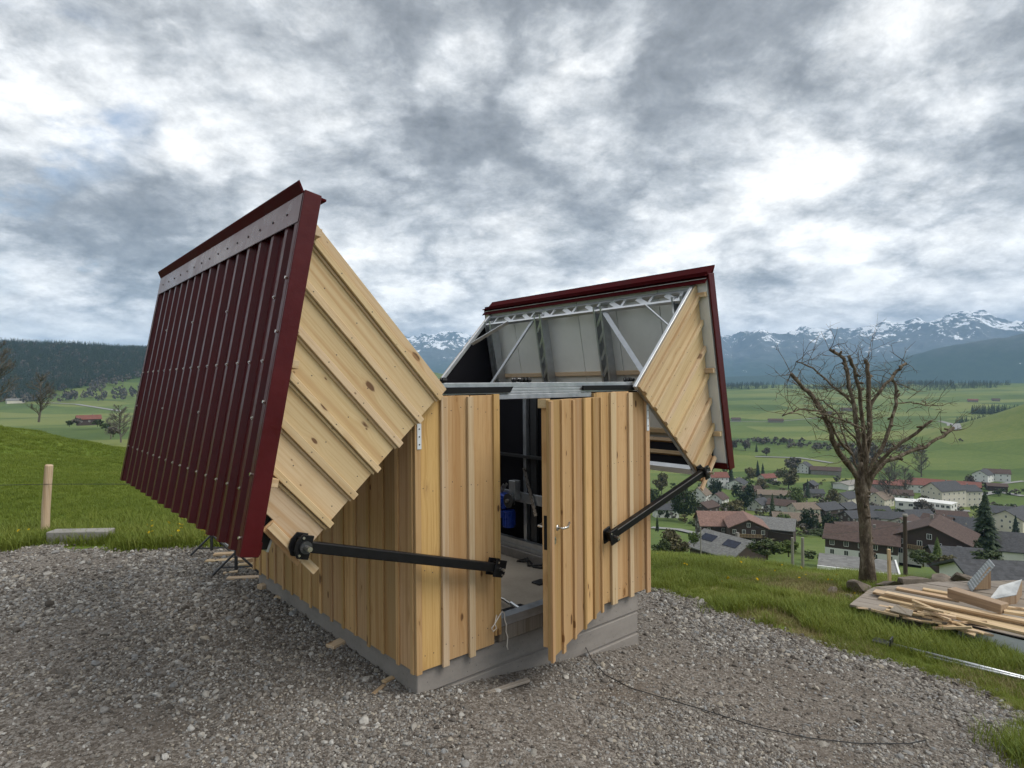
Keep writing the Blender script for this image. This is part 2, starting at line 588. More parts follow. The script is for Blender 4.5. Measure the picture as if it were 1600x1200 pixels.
def stone_mat(name, stops):
    def b(nt, bs):
        oi = nt.node('ShaderNodeObjectInfo')
        tc = nt.node('ShaderNodeTexCoord').outputs['Object']
        n = nt.noise(tc, 3.0, 4, 0.6)
        c = nt.ramp(oi.outputs['Random'], stops)
        c = nt.mix(1.0, c, nt.ramp(n, [(0.3, (0.72, 0.72, 0.72)), (0.7, (1.12, 1.12, 1.12))]), 'MULTIPLY')
        nt.put(bs.inputs['Base Color'], c)
        bs.inputs['Roughness'].default_value = 0.85
        bs.inputs['Specular IOR Level'].default_value = 0.3
    return material(name, b)


M_GRAVEL = gravel_mat()
M_STONE = stone_mat('loose stone', [(0.0, (0.075, 0.064, 0.054)), (0.3, (0.165, 0.148, 0.130)), (0.55, (0.255, 0.237, 0.213)), (0.72, (0.23, 0.235, 0.237)), (0.84, (0.33, 0.292, 0.236)), (0.95, (0.41, 0.396, 0.368)), (1.0, (0.47, 0.458, 0.43))])


def grass_mat(name, c0, c1, c2, field=False):
    def b(nt, bs):
        g = nt.node('ShaderNodeNewGeometry').outputs['Position']
        oi = nt.node('ShaderNodeObjectInfo')
        n = nt.noise(g, 0.35, 4, 0.6)
        n3 = nt.noise(g, 1.7, 4, 0.6)
        r = nt.math('ADD', nt.math('MULTIPLY', oi.outputs['Random'], 0.35), nt.math('SUBTRACT', nt.math('ADD', nt.math('MULTIPLY', n, 0.8), nt.math('MULTIPLY', n3, 0.6)), 0.35))
        nt.put(bs.inputs['Base Color'], nt.ramp(r, [(0.2, c0), (0.5, c1), (0.85, c2)]))
        bs.inputs['Roughness'].default_value = 0.6
        bs.inputs['Specular IOR Level'].default_value = 0.25
        tr = nt.node('ShaderNodeBsdfTranslucent')
        nt.put(tr.inputs[0], (c2[0], c2[1], c2[2] * .7, 1))
        mx = nt.node('ShaderNodeMixShader')
        mx.inputs[0].default_value = 0.25
        out = nt.t.nodes['Material Output']
        nt.l.new(bs.outputs[0], mx.inputs[1])
        nt.l.new(tr.outputs[0], mx.inputs[2])
        nt.l.new(mx.outputs[0], out.inputs[0])
    return material(name, b)


M_BLADE = grass_mat('grass blade', (0.08, 0.12, 0.017), (0.15, 0.20, 0.03), (0.25, 0.275, 0.06))
M_BLADE2 = grass_mat('short meadow grass', (0.085, 0.125, 0.015), (0.135, 0.184, 0.024), (0.20, 0.24, 0.04))
M_DRY = grass_mat('dry grass', (0.14, 0.12, 0.05), (0.21, 0.18, 0.08), (0.30, 0.26, 0.13))


def land_mat():
    def b(nt, bs):
        g = nt.node('ShaderNodeNewGeometry').outputs['Position']
        gx, gy, gzz = nt.xyz(g)
        d = nt.vmath('LENGTH', nt.comb(gx, gy, 0.0), out=1)
        fields = nt.vor(nt.vmath('MULTIPLY', g, (0.0040, 0.0090, 0.0)), 1.0)
        fr = nt.xyz(fields.outputs['Color'])[0]
        big = nt.noise(g, 0.012, 4, 0.6)
        med = nt.noise(g, 0.25, 5, 0.6)
        fin = nt.noise(g, 6.0, 5, 0.65)
        v = nt.math('ADD', nt.math('MULTIPLY', fr, 0.34), nt.math('ADD', nt.math('MULTIPLY', big, 0.42), nt.math('MULTIPLY', med, 0.28)))
        far = nt.ramp(v, [(0.32, (0.055, 0.092, 0.022)), (0.5, (0.098, 0.140, 0.034)), (0.68, (0.158, 0.182, 0.052))])
        nv = nt.math('ADD', nt.math('MULTIPLY', med, 0.5), nt.math('MULTIPLY', fin, 0.5))
        near = nt.ramp(nv, [(0.3, (0.06, 0.096, 0.013)), (0.5, (0.112, 0.158, 0.020)), (0.72, (0.172, 0.205, 0.034))])
        c = nt.mix(nt.sstep(d, 60.0, 200.0), near, far)
        # worn turf beside the gravel
        worn = nt.math('MULTIPLY', nt.sstep(nt.noise(g, 0.9, 5, 0.65), 0.40, 0.56), nt.math('MULTIPLY', nt.sstep(d, 14.0, 9.0), nt.sstep(gx, 0.0, 2.0)))
        c = nt.mix(nt.math('MULTIPLY', worn, 0.8), c, (0.20, 0.165, 0.085))
        nt.put(bs.inputs['Base Color'], c)
        bs.inputs['Roughness'].default_value = 0.85
        bs.inputs['Specular IOR Level'].default_value = 0.15
        hh = nt.math('ADD', nt.math('MULTIPLY', med, 0.6), nt.math('MULTIPLY', fin, 0.12))
        nt.put(bs.inputs['Normal'], nt.bump(hh, 0.7, 0.25))
    return material('meadow turf', b)


M_LAND = land_mat()


def mountain_mat():
    def b(nt, bs):
        g = nt.node('ShaderNodeNewGeometry')
        p = g.outputs['Position']
        px_, py_, pz_ = nt.xyz(p)
        n1 = nt.noise(nt.vmath('MULTIPLY', p, (1, 1, 1.6)), 0.0030, 8, 0.62)
        n2 = nt.noise(nt.vmath('MULTIPLY', p, (1.5, 1.5, .28)), 0.010, 7, 0.68)
        slope = nt.xyz(g.outputs['Normal'])[2]
        sn = nt.math('ADD', nt.math('MULTIPLY', pz_, 1 / 1000.0), nt.math('ADD', nt.math('MULTIPLY', nt.math('SUBTRACT', n1, 0.5), 2.6), nt.math('MULTIPLY', nt.math('SUBTRACT', n2, 0.5), 2.4)))
        sn = nt.math('ADD', sn, nt.math('MULTIPLY', nt.math('SUBTRACT', slope, 0.72), 0.7))
        snow = nt.sstep(sn, 0.97, 1.05)
        rock = nt.ramp(n2, [(0.3, (0.05, 0.06, 0.06)), (0.7, (0.12, 0.125, 0.125))])
        wood = nt.ramp(n2, [(0.3, (0.012, 0.028, 0.018)), (0.7, (0.03, 0.055, 0.03))])
        c = nt.mix(nt.sstep(nt.math('ADD', pz_, nt.math('MULTIPLY', n1, 500.0)), 380.0, 720.0), wood, rock)
        c = nt.mix(snow, c, (0.82, 0.84, 0.87))
        nt.put(bs.inputs['Base Color'], c)
        bs.inputs['Roughness'].default_value = 0.9
        bs.inputs['Specular IOR Level'].default_value = 0.1
    return material('alpine rock and snow', b)


M_MOUNT = mountain_mat()


def leaf_mat(name, c0, c1, c2, trans=0.2):
    def b(nt, bs):
        oi = nt.node('ShaderNodeObjectInfo')
        g = nt.node('ShaderNodeNewGeometry')
        n = nt.noise(g.outputs['Position'], 0.9, 3, 0.6)
        isl = g.outputs['Random Per Island']
        r = nt.math('ADD', nt.math('MULTIPLY', isl, 0.45), nt.math('ADD', nt.math('MULTIPLY', n, 0.35), nt.math('MULTIPLY', oi.outputs['Random'], 0.25)))
        nt.put(bs.inputs['Base Color'], nt.ramp(r, [(0.2, c0), (0.5, c1), (0.85, c2)]))
        bs.inputs['Roughness'].default_value = 0.65
        bs.inputs['Specular IOR Level'].default_value = 0.2
    return material(name, b)


M_SPRUCE = leaf_mat('spruce needles', (0.010, 0.020, 0.011), (0.020, 0.036, 0.018), (0.038, 0.058, 0.026))
M_SPRLEAF = leaf_mat('spring leaves', (0.035, 0.060, 0.015), (0.07, 0.105, 0.025), (0.13, 0.16, 0.05))
M_DKLEAF = leaf_mat('dark leaves', (0.022, 0.036, 0.014), (0.042, 0.062, 0.022), (0.08, 0.10, 0.036))
M_BROWNLEAF = leaf_mat('budding twigs', (0.06, 0.055, 0.03), (0.10, 0.09, 0.045), (0.15, 0.135, 0.06))
M_GREYTWIG = leaf_mat('grey bare twigs', (0.06, 0.054, 0.045), (0.10, 0.09, 0.075), (0.15, 0.135, 0.11))
M_YELLOW = leaf_mat('dandelion petals', (0.62, 0.42, 0.01), (0.75, 0.52, 0.015), (0.80, 0.62, 0.03))


def bark_mat():
    def b(nt, bs):
        g = nt.node('ShaderNodeTexCoord').outputs['Object']
        n = nt.noise(nt.vmath('MULTIPLY', g, (1, 1, .4)), 13, 6, 0.75)
        n2 = nt.noise(g, 5, 4, 0.6)
        v = nt.vor(nt.vmath('MULTIPLY', g, (1, 1, .4)), 34)
        c = nt.ramp(n, [(0.36, (0.045, 0.034, 0.026)), (0.52, (0.125, 0.098, 0.072)), (0.66, (0.25, 0.21, 0.165))])
        c = nt.mix(nt.sstep(n2, 0.55, 0.7, 0, 0.45), c, (0.10, 0.105, 0.06))
        nt.put(bs.inputs['Base Color'], c)
        bs.inputs['Roughness'].default_value = 0.9
        bs.inputs['Specular IOR Level'].default_value = 0.15
        nt.put(bs.inputs['Normal'], nt.bump(nt.math('ADD', n, nt.math('MULTIPLY', v.outputs['Distance'], 0.6)), 0.9, 0.012))
    return material('rough grey bark', b)


M_BARK = bark_mat()


def roof_mat(name, col, rows=3.4, amt=0.22):
    """tiled or sheeted roof seen from far off: fine courses along the slope"""
    def b(nt, bs):
        tc = nt.node('ShaderNodeTexCoord').outputs['Object']
        x, y, z = nt.xyz(tc)
        n = nt.noise(tc, 0.7, 5, 0.6)
        row = nt.math('FRACT', nt.math('MULTIPLY', z, rows))
        cel = nt.vor(nt.vmath('MULTIPLY', tc, (3.0, 3.0, rows)), 1.0)
        r = nt.math('ADD', nt.math('MULTIPLY', nt.xyz(cel.outputs['Color'])[0], 0.6), nt.math('MULTIPLY', n, 0.4))
        c = nt.ramp(r, [(0.2, tuple(k * (1 - amt) for k in col)), (0.8, tuple(k * (1 + amt) for k in col))])
        c = nt.mix(nt.sstep(row, 0.86, 0.97, 0, 0.45), c, tuple(k * .45 for k in col))
        nt.put(bs.inputs['Base Color'], c)
        bs.inputs['Roughness'].default_value = 0.8
        bs.inputs['Specular IOR Level'].default_value = 0.25
    return material(name, b)


RF_PINK = roof_mat('weathered red tiles', (0.20, 0.122, 0.10))
RF_RED = roof_mat('red tiles', (0.17, 0.07, 0.055))
RF_BROWN = roof_mat('brown tiles', (0.082, 0.056, 0.048))
RF_GREY = roof_mat('grey fibre cement roof', (0.165, 0.165, 0.160))
RF_DARK = roof_mat('dark slate roof', (0.062, 0.064, 0.070))
RF_TAN = roof_mat('tan tiles', (0.17, 0.135, 0.105))
WL_WHITE = simple('white render', (0.66, 0.66, 0.64), 0.85, 0, 0.6, 0.08)
WL_CREAM = simple('cream render', (0.56, 0.53, 0.45), 0.85, 0, 0.6, 0.08)
WL_BROWN = simple('dark brown shingle wall', (0.055, 0.038, 0.032), 0.85, 0, 2.0, 0.3)
WL_GREYW = simple('grey weathered wall', (0.22, 0.205, 0.185), 0.85, 0, 1.0, 0.2)
M_GLASS = simple('dark window glass', (0.03, 0.035, 0.042), 0.08, 0, 2, 0.2)
M_PV = simple('photovoltaic panel', (0.010, 0.013, 0.028), 0.15, 0, 2, 0.2)
M_FRAMEW = simple('white window frame', (0.72, 0.72, 0.70), 0.5)
M_ASPH = simple('pale asphalt', (0.235, 0.235, 0.23), 0.9, 0, 0.5, 0.1)

# ================================================================== SETTING
# ------------------------------------------------------------------ land
def build_land():
    rad = np.r_[0.02, np.linspace(1.0, 16, 46), np.geomspace(16.6, 110, 70), np.geomspace(113, 3300, 120), np.geomspace(3450, 17000, 16)]
    fr = np.linspace(-52, 60, 300)
    rest = np.linspace(62, 306, 60)
    ang = np.radians(np.r_[fr, rest])
    nr, na = len(rad), len(ang)
    A, D = np.meshgrid(ang, rad)
    X, Y = np.sin(A) * D, np.cos(A) * D
    Z = ground_z(X, Y)
    v = np.stack([X.ravel(), Y.ravel(), Z.ravel()], 1)
    i = np.arange(nr - 1)[:, None] * na
    j = np.arange(na)[None, :]
    j2 = (j + 1) % na
    f = np.stack([(i + j), (i + na + j), (i + na + j2), (i + j2)], -1).reshape(-1, 4)
    me = pydata('meadow', v.tolist(), f.tolist(), True)
    tag(link('meadow', me, M_LAND), kind='structure')


build_land()

# gravel yard: outline on the land
EDGE_PX = [(1012, 914), (1060, 930), (1100, 944), (1160, 966), (1230, 987), (1300, 1011), (1370, 1034), (1450, 1058), (1520, 1082), (1580, 1110), (1594, 1150), (1598, 1200)]
YARD = [on_ground(*p) for p in EDGE_PX]
YARD_XY = [(1.0, 9.0)] + [(p.x, p.y) for p in YARD] + [(2.6, 2.4), (2.2, -3.0), (-9, -3.0), (-10.5, 6.0), (-9.5, 8.55), (-7.3, 8.68), (-6.9, 8.88), (-5.6, 8.88), (-5.4, 8.6), (-4.2, 8.75), (-2.6, 9.2), (-0.8, 9.6)]


def inside(x, y, poly):
    x, y = np.asarray(x), np.asarray(y)
    r = np.zeros(x.shape, bool)
    n = len(poly)
    for i in range(n):
        x0, y0 = poly[i]
        x1, y1 = poly[(i + 1) % n]
        c = ((y0 > y) != (y1 > y)) & (x < (x1 - x0) * (y - y0) / (y1 - y0 + 1e-12) + x0)
        r ^= c
    return r


def rag(x, y, amp, seed=31):
    x, y = np.asarray(x, float), np.asarray(y, float)
    return x + amp * (fbm(x * 1.5, y * 1.5, 5, seed, .6) - .5), y + amp * (fbm(x * 1.5, y * 1.5, 5, seed + 10, .6) - .5)


def build_yard():
    # fine grid; cells inside the outline (outline roughened by noise)
    g = 0.12
    xs, ys = np.arange(-11, 6.2, g), np.arange(-3, 10.2, g)
    X, Y = np.meshgrid(xs, ys)
    Xj, Yj = rag(X, Y, 1.0)
    ins = inside(Xj, Yj, YARD_XY)
    Z = ground_z(X, Y) + 0.012 + 0.035 * (fbm(X * .9, Y * .9, 4, 51) - .5)
    idx = -np.ones(X.shape, int)
    v, f = [], []
    for a in range(len(ys) - 1):
        for b in range(len(xs) - 1):
            q = ((a, b), (a, b + 1), (a + 1, b + 1), (a + 1, b))
            if sum(ins[k] for k in q) >= 3:
                ff = []
                for k in q:
                    if idx[k] < 0:
                        idx[k] = len(v)
                        v.append((X[k], Y[k], Z[k]))
                    ff.append(idx[k])
                f.append(ff)
    tag(link('gravel_yard', pydata('gravel_yard', v, f, True), M_GRAVEL), kind='structure')


build_yard()


def yard_z(x, y):
    return ground_z(x, y) + 0.012 + 0.035 * (fbm(np.asarray(x) * .9, np.asarray(y) * .9, 4, 51) - .5)


# ------------------------------------------------------------------ scatter by geometry nodes
def scatter(name, P, rot, scl, sources, label, cat=None):
    me = bpy.data.meshes.new(name)
    n = len(P)
    me.vertices.add(n)
    me.vertices.foreach_set('co', np.asarray(P, np.float32).ravel())
    a = me.attributes.new('rot', 'FLOAT_VECTOR', 'POINT')
    a.data.foreach_set('vector', np.asarray(rot, np.float32).ravel())
    a = me.attributes.new('scl', 'FLOAT_VECTOR', 'POINT')
    a.data.foreach_set('vector', np.asarray(scl, np.float32).ravel())
    a = me.attributes.new('pick', 'INT', 'POINT')
    a.data.foreach_set('value', rng.integers(0, len(sources), n).astype(np.int32))
    o = link(name, me)
    ng = bpy.data.node_groups.new(name, 'GeometryNodeTree')
    ng.interface.new_socket('Geometry', in_out='INPUT', socket_type='NodeSocketGeometry')
    ng.interface.new_socket('Geometry', in_out='OUTPUT', socket_type='NodeSocketGeometry')
    gi, go = ng.nodes.new('NodeGroupInput'), ng.nodes.new('NodeGroupOutput')
    m2p = ng.nodes.new('GeometryNodeMeshToPoints')
    iop = ng.nodes.new('GeometryNodeInstanceOnPoints')
    g2i = ng.nodes.new('GeometryNodeGeometryToInstance')
    for s in reversed(sources):
        oi = ng.nodes.new('GeometryNodeObjectInfo')
        oi.inputs[0].default_value = s
        ng.links.new(oi.outputs['Geometry'], g2i.inputs[0])

    def attr(nm, typ):
        nd = ng.nodes.new('GeometryNodeInputNamedAttribute')
        nd.data_type = typ
        nd.inputs[0].default_value = nm
        return nd.outputs[0]
    ng.links.new(gi.outputs[0], m2p.inputs[0])
    ng.links.new(m2p.outputs[0], iop.inputs['Points'])
    ng.links.new(g2i.outputs[0], iop.inputs['Instance'])
    iop.inputs['Pick Instance'].default_value = True
    ng.links.new(attr('pick', 'INT'), iop.inputs['Instance Index'])
    e2r = ng.nodes.new('FunctionNodeEulerToRotation')
    ng.links.new(attr('rot', 'FLOAT_VECTOR'), e2r.inputs[0])
    ng.links.new(e2r.outputs[0], iop.inputs['Rotation'])
    ng.links.new(attr('scl', 'FLOAT_VECTOR'), iop.inputs['Scale'])
    ng.links.new(iop.outputs[0], go.inputs[0])
    md = o.modifiers.new('scatter', 'NODES')
    md.node_group = ng
    tag(o, label, cat, kind='stuff')
    return o


def proto(name, me, mat):
    if not me.materials:
        me.materials.append(mat)
    return bpy.data.objects.new(name, me)       # never linked: only a source for scatter


def stone_mesh(seed):
    bm = bmesh.new()
    bmesh.ops.create_icosphere(bm, subdivisions=1 if seed < 4 else 2, radius=0.5)
    r = random.Random(seed)
    cuts = [(Vector((r.uniform(-1, 1), r.uniform(-1, 1), r.uniform(-1, 1))).normalized(), r.uniform(.26, .42)) for _ in range(7)]
    for v in bm.verts:
        for nrm, d in cuts:
            k = v.co.dot(nrm) - d
            if k > 0:
                v.co -= nrm * k * .9
        v.co *= r.uniform(.93, 1.07)
    me = bpy.data.meshes.new('stone')
    bm.to_mesh(me)
    bm.free()
    if seed >= 5:
        me.polygons.foreach_set('use_smooth', [True] * len(me.polygons))
    return me


STONES = [proto('stone', stone_mesh(s), M_STONE) for s in range(6)]


def in_view(x, y, m=1.0):
    return (y > 0.5) & (np.abs(x) < y * 0.86 + m)


def shed_uw(x, y):
    rx, ry = x - SHED.x, y - SHED.y
    return rx * AX.x + ry * AX.y, rx * BX.x + ry * BX.y


def build_gravel():
    N = 540000
    y = 2.9 + (10.0 - 2.9) * rng.random(N) ** 1.0
    x = rng.uniform(-9.5, 5.0, N)
    xr_, yr_ = rag(x, y, 1.0)
    xs_, ys_ = x + rng.normal(0, .11, N), y + rng.normal(0, .11, N)
    keep = in_view(x, y, .6) & (inside(xr_, yr_, YARD_XY) | (inside(*rag(xs_, ys_, 1.0), YARD_XY) & (rng.random(N) < .5)))
    u, w = shed_uw(x, y)
    keep &= ~((u > 0.05) & (u < 2.6) & (w > 0.05) & (w < 3.4))
    d = np.hypot(x, y)
    keep &= rng.random(N) < np.clip(5.2 / d, .3, 1.0) ** 1.1
    # bare, trodden patches carry fewer stones
    bare = sm(fbm(x * .75, y * .75, 4, 77), .50, .66)
    keep &= rng.random(N) > bare * .80
    x, y, d = x[keep], y[keep], d[keep]
    n = len(x)
    s = np.clip(np.exp(rng.normal(np.log(.0145), .48, n)), .008, .075) * np.clip(d / 5.5, .9, 1.4)
    z = yard_z(x, y) + s * .10
    scl = np.stack([s * rng.uniform(.8, 1.5, n), s * rng.uniform(.7, 1.2, n), s * rng.uniform(.45, .9, n)], 1)
    rot = np.stack([rng.normal(0, .35, n), rng.normal(0, .35, n), rng.uniform(0, 6.28, n)], 1)
    scatter('gravel', np.stack([x, y, z], 1), rot, scl, STONES, 'grey crushed gravel covering the yard around the shed', 'gravel')
    # the larger cobbles
    N = 620
    x, y = rng.uniform(-8.5, 4.0, N), rng.uniform(3.0, 9.3, N)
    keep = in_view(x, y, .4) & inside(x, y, YARD_XY)
    u, w = shed_uw(x, y)
    keep &= ~((u > -.05) & (u < 2.75) & (w > -.05) & (w < 3.5))
    x, y = x[keep], y[keep]
    n = len(x)
    s = np.clip(np.exp(rng.normal(np.log(.048), .30, n)), .03, .085)
    scl = np.stack([s * rng.uniform(.9, 1.5, n), s * rng.uniform(.7, 1.1, n), s * rng.uniform(.45, .8, n)], 1)
    rot = np.stack([rng.normal(0, .2, n), rng.normal(0, .2, n), rng.uniform(0, 6.28, n)], 1)
    scatter('cobbles', np.stack([x, y, yard_z(x, y) + s * .12], 1), rot, scl, STONES[3:], 'larger rounded stones strewn among the gravel', 'stones')


build_gravel()


# ------------------------------------------------------------------ grass
def tuft_mesh(seed, n, h, spread, bend, wid):
    r = random.Random(seed)
    v, f = [], []
    for i in range(n):
        a, rr = r.uniform(0, 6.28), spread * math.sqrt(r.random())
        bx, by = rr * math.cos(a), rr * math.sin(a)
        hh = h * r.uniform(.5, 1.1)
        la = r.uniform(0, 6.28)
        lean = bend * r.uniform(.2, 1.2)
        dx_, dy_ = math.cos(la), math.sin(la)
        px_, py_ = -dy_, dx_
        k = len(v)
        for t_, ww in ((0, 1), (.5, .8), (.85, .45)):
            ox, oy = bx + dx_ * lean * hh * t_ * t_, by + dy_ * lean * hh * t_ * t_
            z_ = hh * t_ * (1 - .25 * lean * t_)
            w2 = wid * ww / 2
            v += [(ox - px_ * w2, oy - py_ * w2, z_), (ox + px_ * w2, oy + py_ * w2, z_)]
        v.append((bx + dx_ * lean * hh, by + dy_ * lean * hh, hh * (1 - .25 * lean)))
        f += [(k, k + 1, k + 3, k + 2), (k + 2, k + 3, k + 5, k + 4), (k + 4, k + 5, k + 6)]
    return pydata('tuft', v, f)


TUFT = [proto('tuft', tuft_mesh(s, 16, .17, .07, .7, .006), M_BLADE) for s in range(4)]
TUFTS = [proto('tuft', tuft_mesh(s + 9, 22, .085, .10, .8, .007), M_BLADE2) for s in range(3)]
TUFTD = [proto('tuft', tuft_mesh(s + 19, 14, .075, .09, 1.0, .005), M_DRY) for s in range(2)]


def build_grass():
    # bank right of the yard
    N = 60000
    th = rng.uniform(R(4), R(44), N)
    d = 3.5 + 17.5 * rng.random(N) ** .9
    x, y = np.sin(th) * d, np.cos(th) * d
    xs_, ys_ = x + rng.normal(0, .10, N), y + rng.normal(0, .10, N)
    ins = inside(*rag(xs_, ys_, 1.0), YARD_XY)
    lush = fbm(x * .8, y * .8, 4, 61)
    keep = ~ins & (lush > .45 - .25 * sm(d, 10.5, 13) - .25 * sm(x, 3.2, 4.2) * (y < 8.6))
    deck = inside(x, y, DECK_XY) | (np.hypot((x - HEAP.x) / .55, (y - HEAP.y) / .22) < 1)
    keep &= ~deck
    x, y, d = x[keep], y[keep], d[keep]
    n = len(x)
    s = rng.uniform(.45, 1.15, n) * (0.55 + .75 * sm(fbm(x * .5, y * .5, 3, 71), .4, .65))
    rot = np.stack([np.zeros(n), np.zeros(n), rng.uniform(0, 6.28, n)], 1)
    scatter('grass', np.stack([x, y, ground_z(x, y) - .01], 1), rot, np.stack([s, s, s], 1), TUFT, 'green grass on the bank right of the gravel', 'grass')
    N = 16000
    th = rng.uniform(R(4), R(44), N)
    d = 4.0 + 9.5 * rng.random(N)
    x, y = np.sin(th) * d, np.cos(th) * d
    keep = ~inside(*rag(x + rng.normal(0, .14, N), y + rng.normal(0, .14, N), 1.0), YARD_XY) & ~inside(x, y, DECK_XY) & (fbm(x * .8, y * .8, 4, 61) < .54)
    x, y = x[keep], y[keep]
    n = len(x)
    s = rng.uniform(.5, 1.3, n)
    rot = np.stack([np.zeros(n), np.zeros(n), rng.uniform(0, 6.28, n)], 1)
    scatter('dry_grass', np.stack([x, y, ground_z(x, y) - .005], 1), rot, np.stack([s, s, s], 1), TUFTD, 'worn straw coloured grass beside the gravel', 'grass')
    # meadow left
    N = 90000
    th = rng.uniform(R(-45), R(-2), N)
    d = 8.4 + 55 * rng.random(N) ** 1.7
    x, y = np.sin(th) * d, np.cos(th) * d
    keep = ~inside(x, y, YARD_XY)
    x, y, d = x[keep], y[keep], d[keep]
    n = len(x)
    s = rng.uniform(.6, 1.3, n) * (1 + .9 * (1 - sm(d, 8.8, 11.5)))* (1 + .8 * sm(d, 20, 50))
    rot = np.stack([np.zeros(n), np.zeros(n), rng.uniform(0, 6.28, n)], 1)
    scatter('meadow_grass', np.stack([x, y, ground_z(x, y) - .01], 1), rot, np.stack([s, s, s], 1), TUFTS, 'short green meadow grass behind the fence post', 'grass')
    # tall fringe along the yard's far left edge
    N = 5200
    x = rng.uniform(-9.2, -1.5, N)
    y = 8.45 + .0 * x + rng.gamma(2.0, .30, N) + .34 * ((x > -6.95) & (x < -5.6)) + np.interp(x, [-9, -5.6, -4.2, -2.6, -.8], [.05, .1, .3, .7, 1.0])
    n = N
    s = rng.uniform(.6, 1.5, n)
    rot = np.stack([np.zeros(n), np.zeros(n), rng.uniform(0, 6.28, n)], 1)
    scatter('tall_grass', np.stack([x, y, ground_z(x, y) - .01], 1), rot, np.stack([s, s, s], 1), TUFT, 'tall tufts of grass fringing the far edge of the gravel', 'grass')
    # dandelions
    mb = MB()
    for k in range(9):
        a = 2 * math.pi * k / 9
        mb.add([(0, 0, 0), (.02 * math.cos(a), .02 * math.sin(a), .004), (.02 * math.cos(a + .7), .02 * math.sin(a + .7), .004), (.012 * math.cos(a + .35), .012 * math.sin(a + .35), .012)], [(0, 1, 2), (0, 2, 3), (0, 3, 1)])
    fl = proto('flower', pydata('flower', mb.v, mb.f), M_YELLOW)
    P, S = [], []
    for cx_, cy_, n_, sp in ((-7.35, 9.15, 9, .12), (-6.45, 9.0, 16, .35), (-4.5, 9.2, 60, .45), (-4.0, 9.6, 60, .5), (-5.2, 9.6, 26, .6), (-3.4, 9.6, 20, .4), (5.2, 10.4, 14, 1.2), (3.2, 9.8, 8, .8), (3.5, 14.0, 16, 1.5)):
        for _ in range(n_):
            x, y = random.gauss(cx_, sp), random.gauss(cy_, sp)
            if inside(np.array([x]), np.array([y]), YARD_XY)[0]:
                continue
            P.append((x, y, gz(x, y) + random.uniform(.07, .2)))
            S.append([random.uniform(.6, 1.25)] * 3)
    n = len(P)
    rot = np.stack([rng.normal(0, .5, n), rng.normal(0, .5, n), rng.uniform(0, 6.28, n)], 1)
    scatter('dandelions', P, rot, S, [fl], 'small yellow dandelions flowering in the grass', 'flowers')


# timber deck outline (weathered boards lying on the bank)
DECK_Z = -0.73


def on_level(px, py, z):
    r = pix_dir(px, py)
    t_ = (z - CAMZ) / r.z
    return Vector((r.x * t_, t_, z))


DECK = [on_level(*p, DECK_Z) for p in ((1326, 944), (1362, 917), (1480, 908), (1700, 905), (1760, 990), (1640, 1004), (1500, 977), (1395, 956))]
DECK_XY = [(p.x, p.y) for p in DECK]
HEAP = on_level(1447, 976, -.82)
DECK_XY2 = DECK_XY + []
build_grass()

# ------------------------------------------------------------------ mountains
def build_mountains():
    th = np.radians(np.linspace(-32, 62, 620))
    dd = np.linspace(5200, 13500, 120)
    T, D = np.meshgrid(th, dd)
    X, Y = np.sin(T) * D, np.cos(T) * D
    deg = np.degrees(T)
    crest_t = np.array([-32, -22, -12, -9, -6, -3, 5, 12, 18.2, 19.6, 20.6, 22.0, 23.6, 25.2, 27, 29, 32, 34, 35.5, 37, 39, 42, 46, 50, 62])
    crest_y = np.array([500, 560, 800, 900, 960, 960, 980, 960, 1010, 800, 900, 980, 960, 1060, 930, 920, 940, 970, 1010, 1010, 900, 860, 820, 800, 600])
    crest = np.interp(deg, crest_t, crest_y)
    rise = sm(D, 6800, 11800) * (1 - .45 * sm(D, 11800, 13500))
    n = fbm(X / 1500, Y / 1500, 6, 91, .52, True)
    n2 = fbm(X / 420, Y / 420, 5, 95, .55, True)
    Z = crest * rise * (.62 + .52 * n) + 270 * (n2 - .55) * rise
    fore_t = np.interp(deg, [-32, -10, 10, 28, 31, 35, 40, 48, 62], [120, 150, 120, 130, 220, 330, 430, 480, 400])
    fore = fore_t * sm(D, 5300, 6500) * (1 - sm(D, 6500, 8200)) * (.75 + .5 * fbm(X / 900, Y / 900, 5, 97))
    Z = np.maximum(Z, fore) - 75
    global TOP
    TOP = float(Z.max())
    v = np.stack([X.ravel(), Y.ravel(), Z.ravel()], 1)
    nr, na = X.shape
    i = np.arange(nr - 1)[:, None] * na
    j = np.arange(na - 1)[None, :]
    f = np.stack([i + j, i + j + 1, i + na + j + 1, i + na + j], -1).reshape(-1, 4)
    tag(link('mountains', pydata('mountains', v.tolist(), f.tolist(), True), M_MOUNT), kind='structure')


build_mountains()

# ================================================================== THE SHED
WID, DEP = 2.747, 3.455
SHED_M = Matrix.Translation(SHED) @ Matrix.Rotation(YAW, 4, 'Z')
shed = tag(empty('wooden_shed', None, SHED_M), 'small board clad wooden shed with both dark red roof halves folded open', 'shed')
jit = lambda a: random.uniform(-a, a)

# ---- foundation, floor
fnd = empty('foundation', shed)
for k, (z0, z1, ins) in enumerate(((-.195, -.012, 0.0), (-.405, -.215, .003), (-.85, -.425, -.002))):
    MB().box(.035 + ins, 2.615 - ins, .035 + ins, 3.41, z0, z1).build('concrete_course', M_CONC, fnd, bevel=.006)
MB().box(.05, 2.60, .05, 3.39, -.84, -.03).build('core', M_CONC, fnd)
MB().box(.06, 2.60, .06, 3.38, -.0095, .0).build('floor_slab', M_FLOOR, shed)
MB().box(2.46, 2.60, .1, 3.36, .002, .105).build('upstand', M_CONC, shed, bevel=.006)
th = empty('threshold', shed)
MB().box(.80, 1.99, -.012, .085, .155, .198).box(.80, 1.99, -.004, .085, .125, .150).build('sill_rail', M_GALV, th)
MB().box(.79, 2.0, .004, .08, .004, .12).build('sill_timber', W_OLD, th)

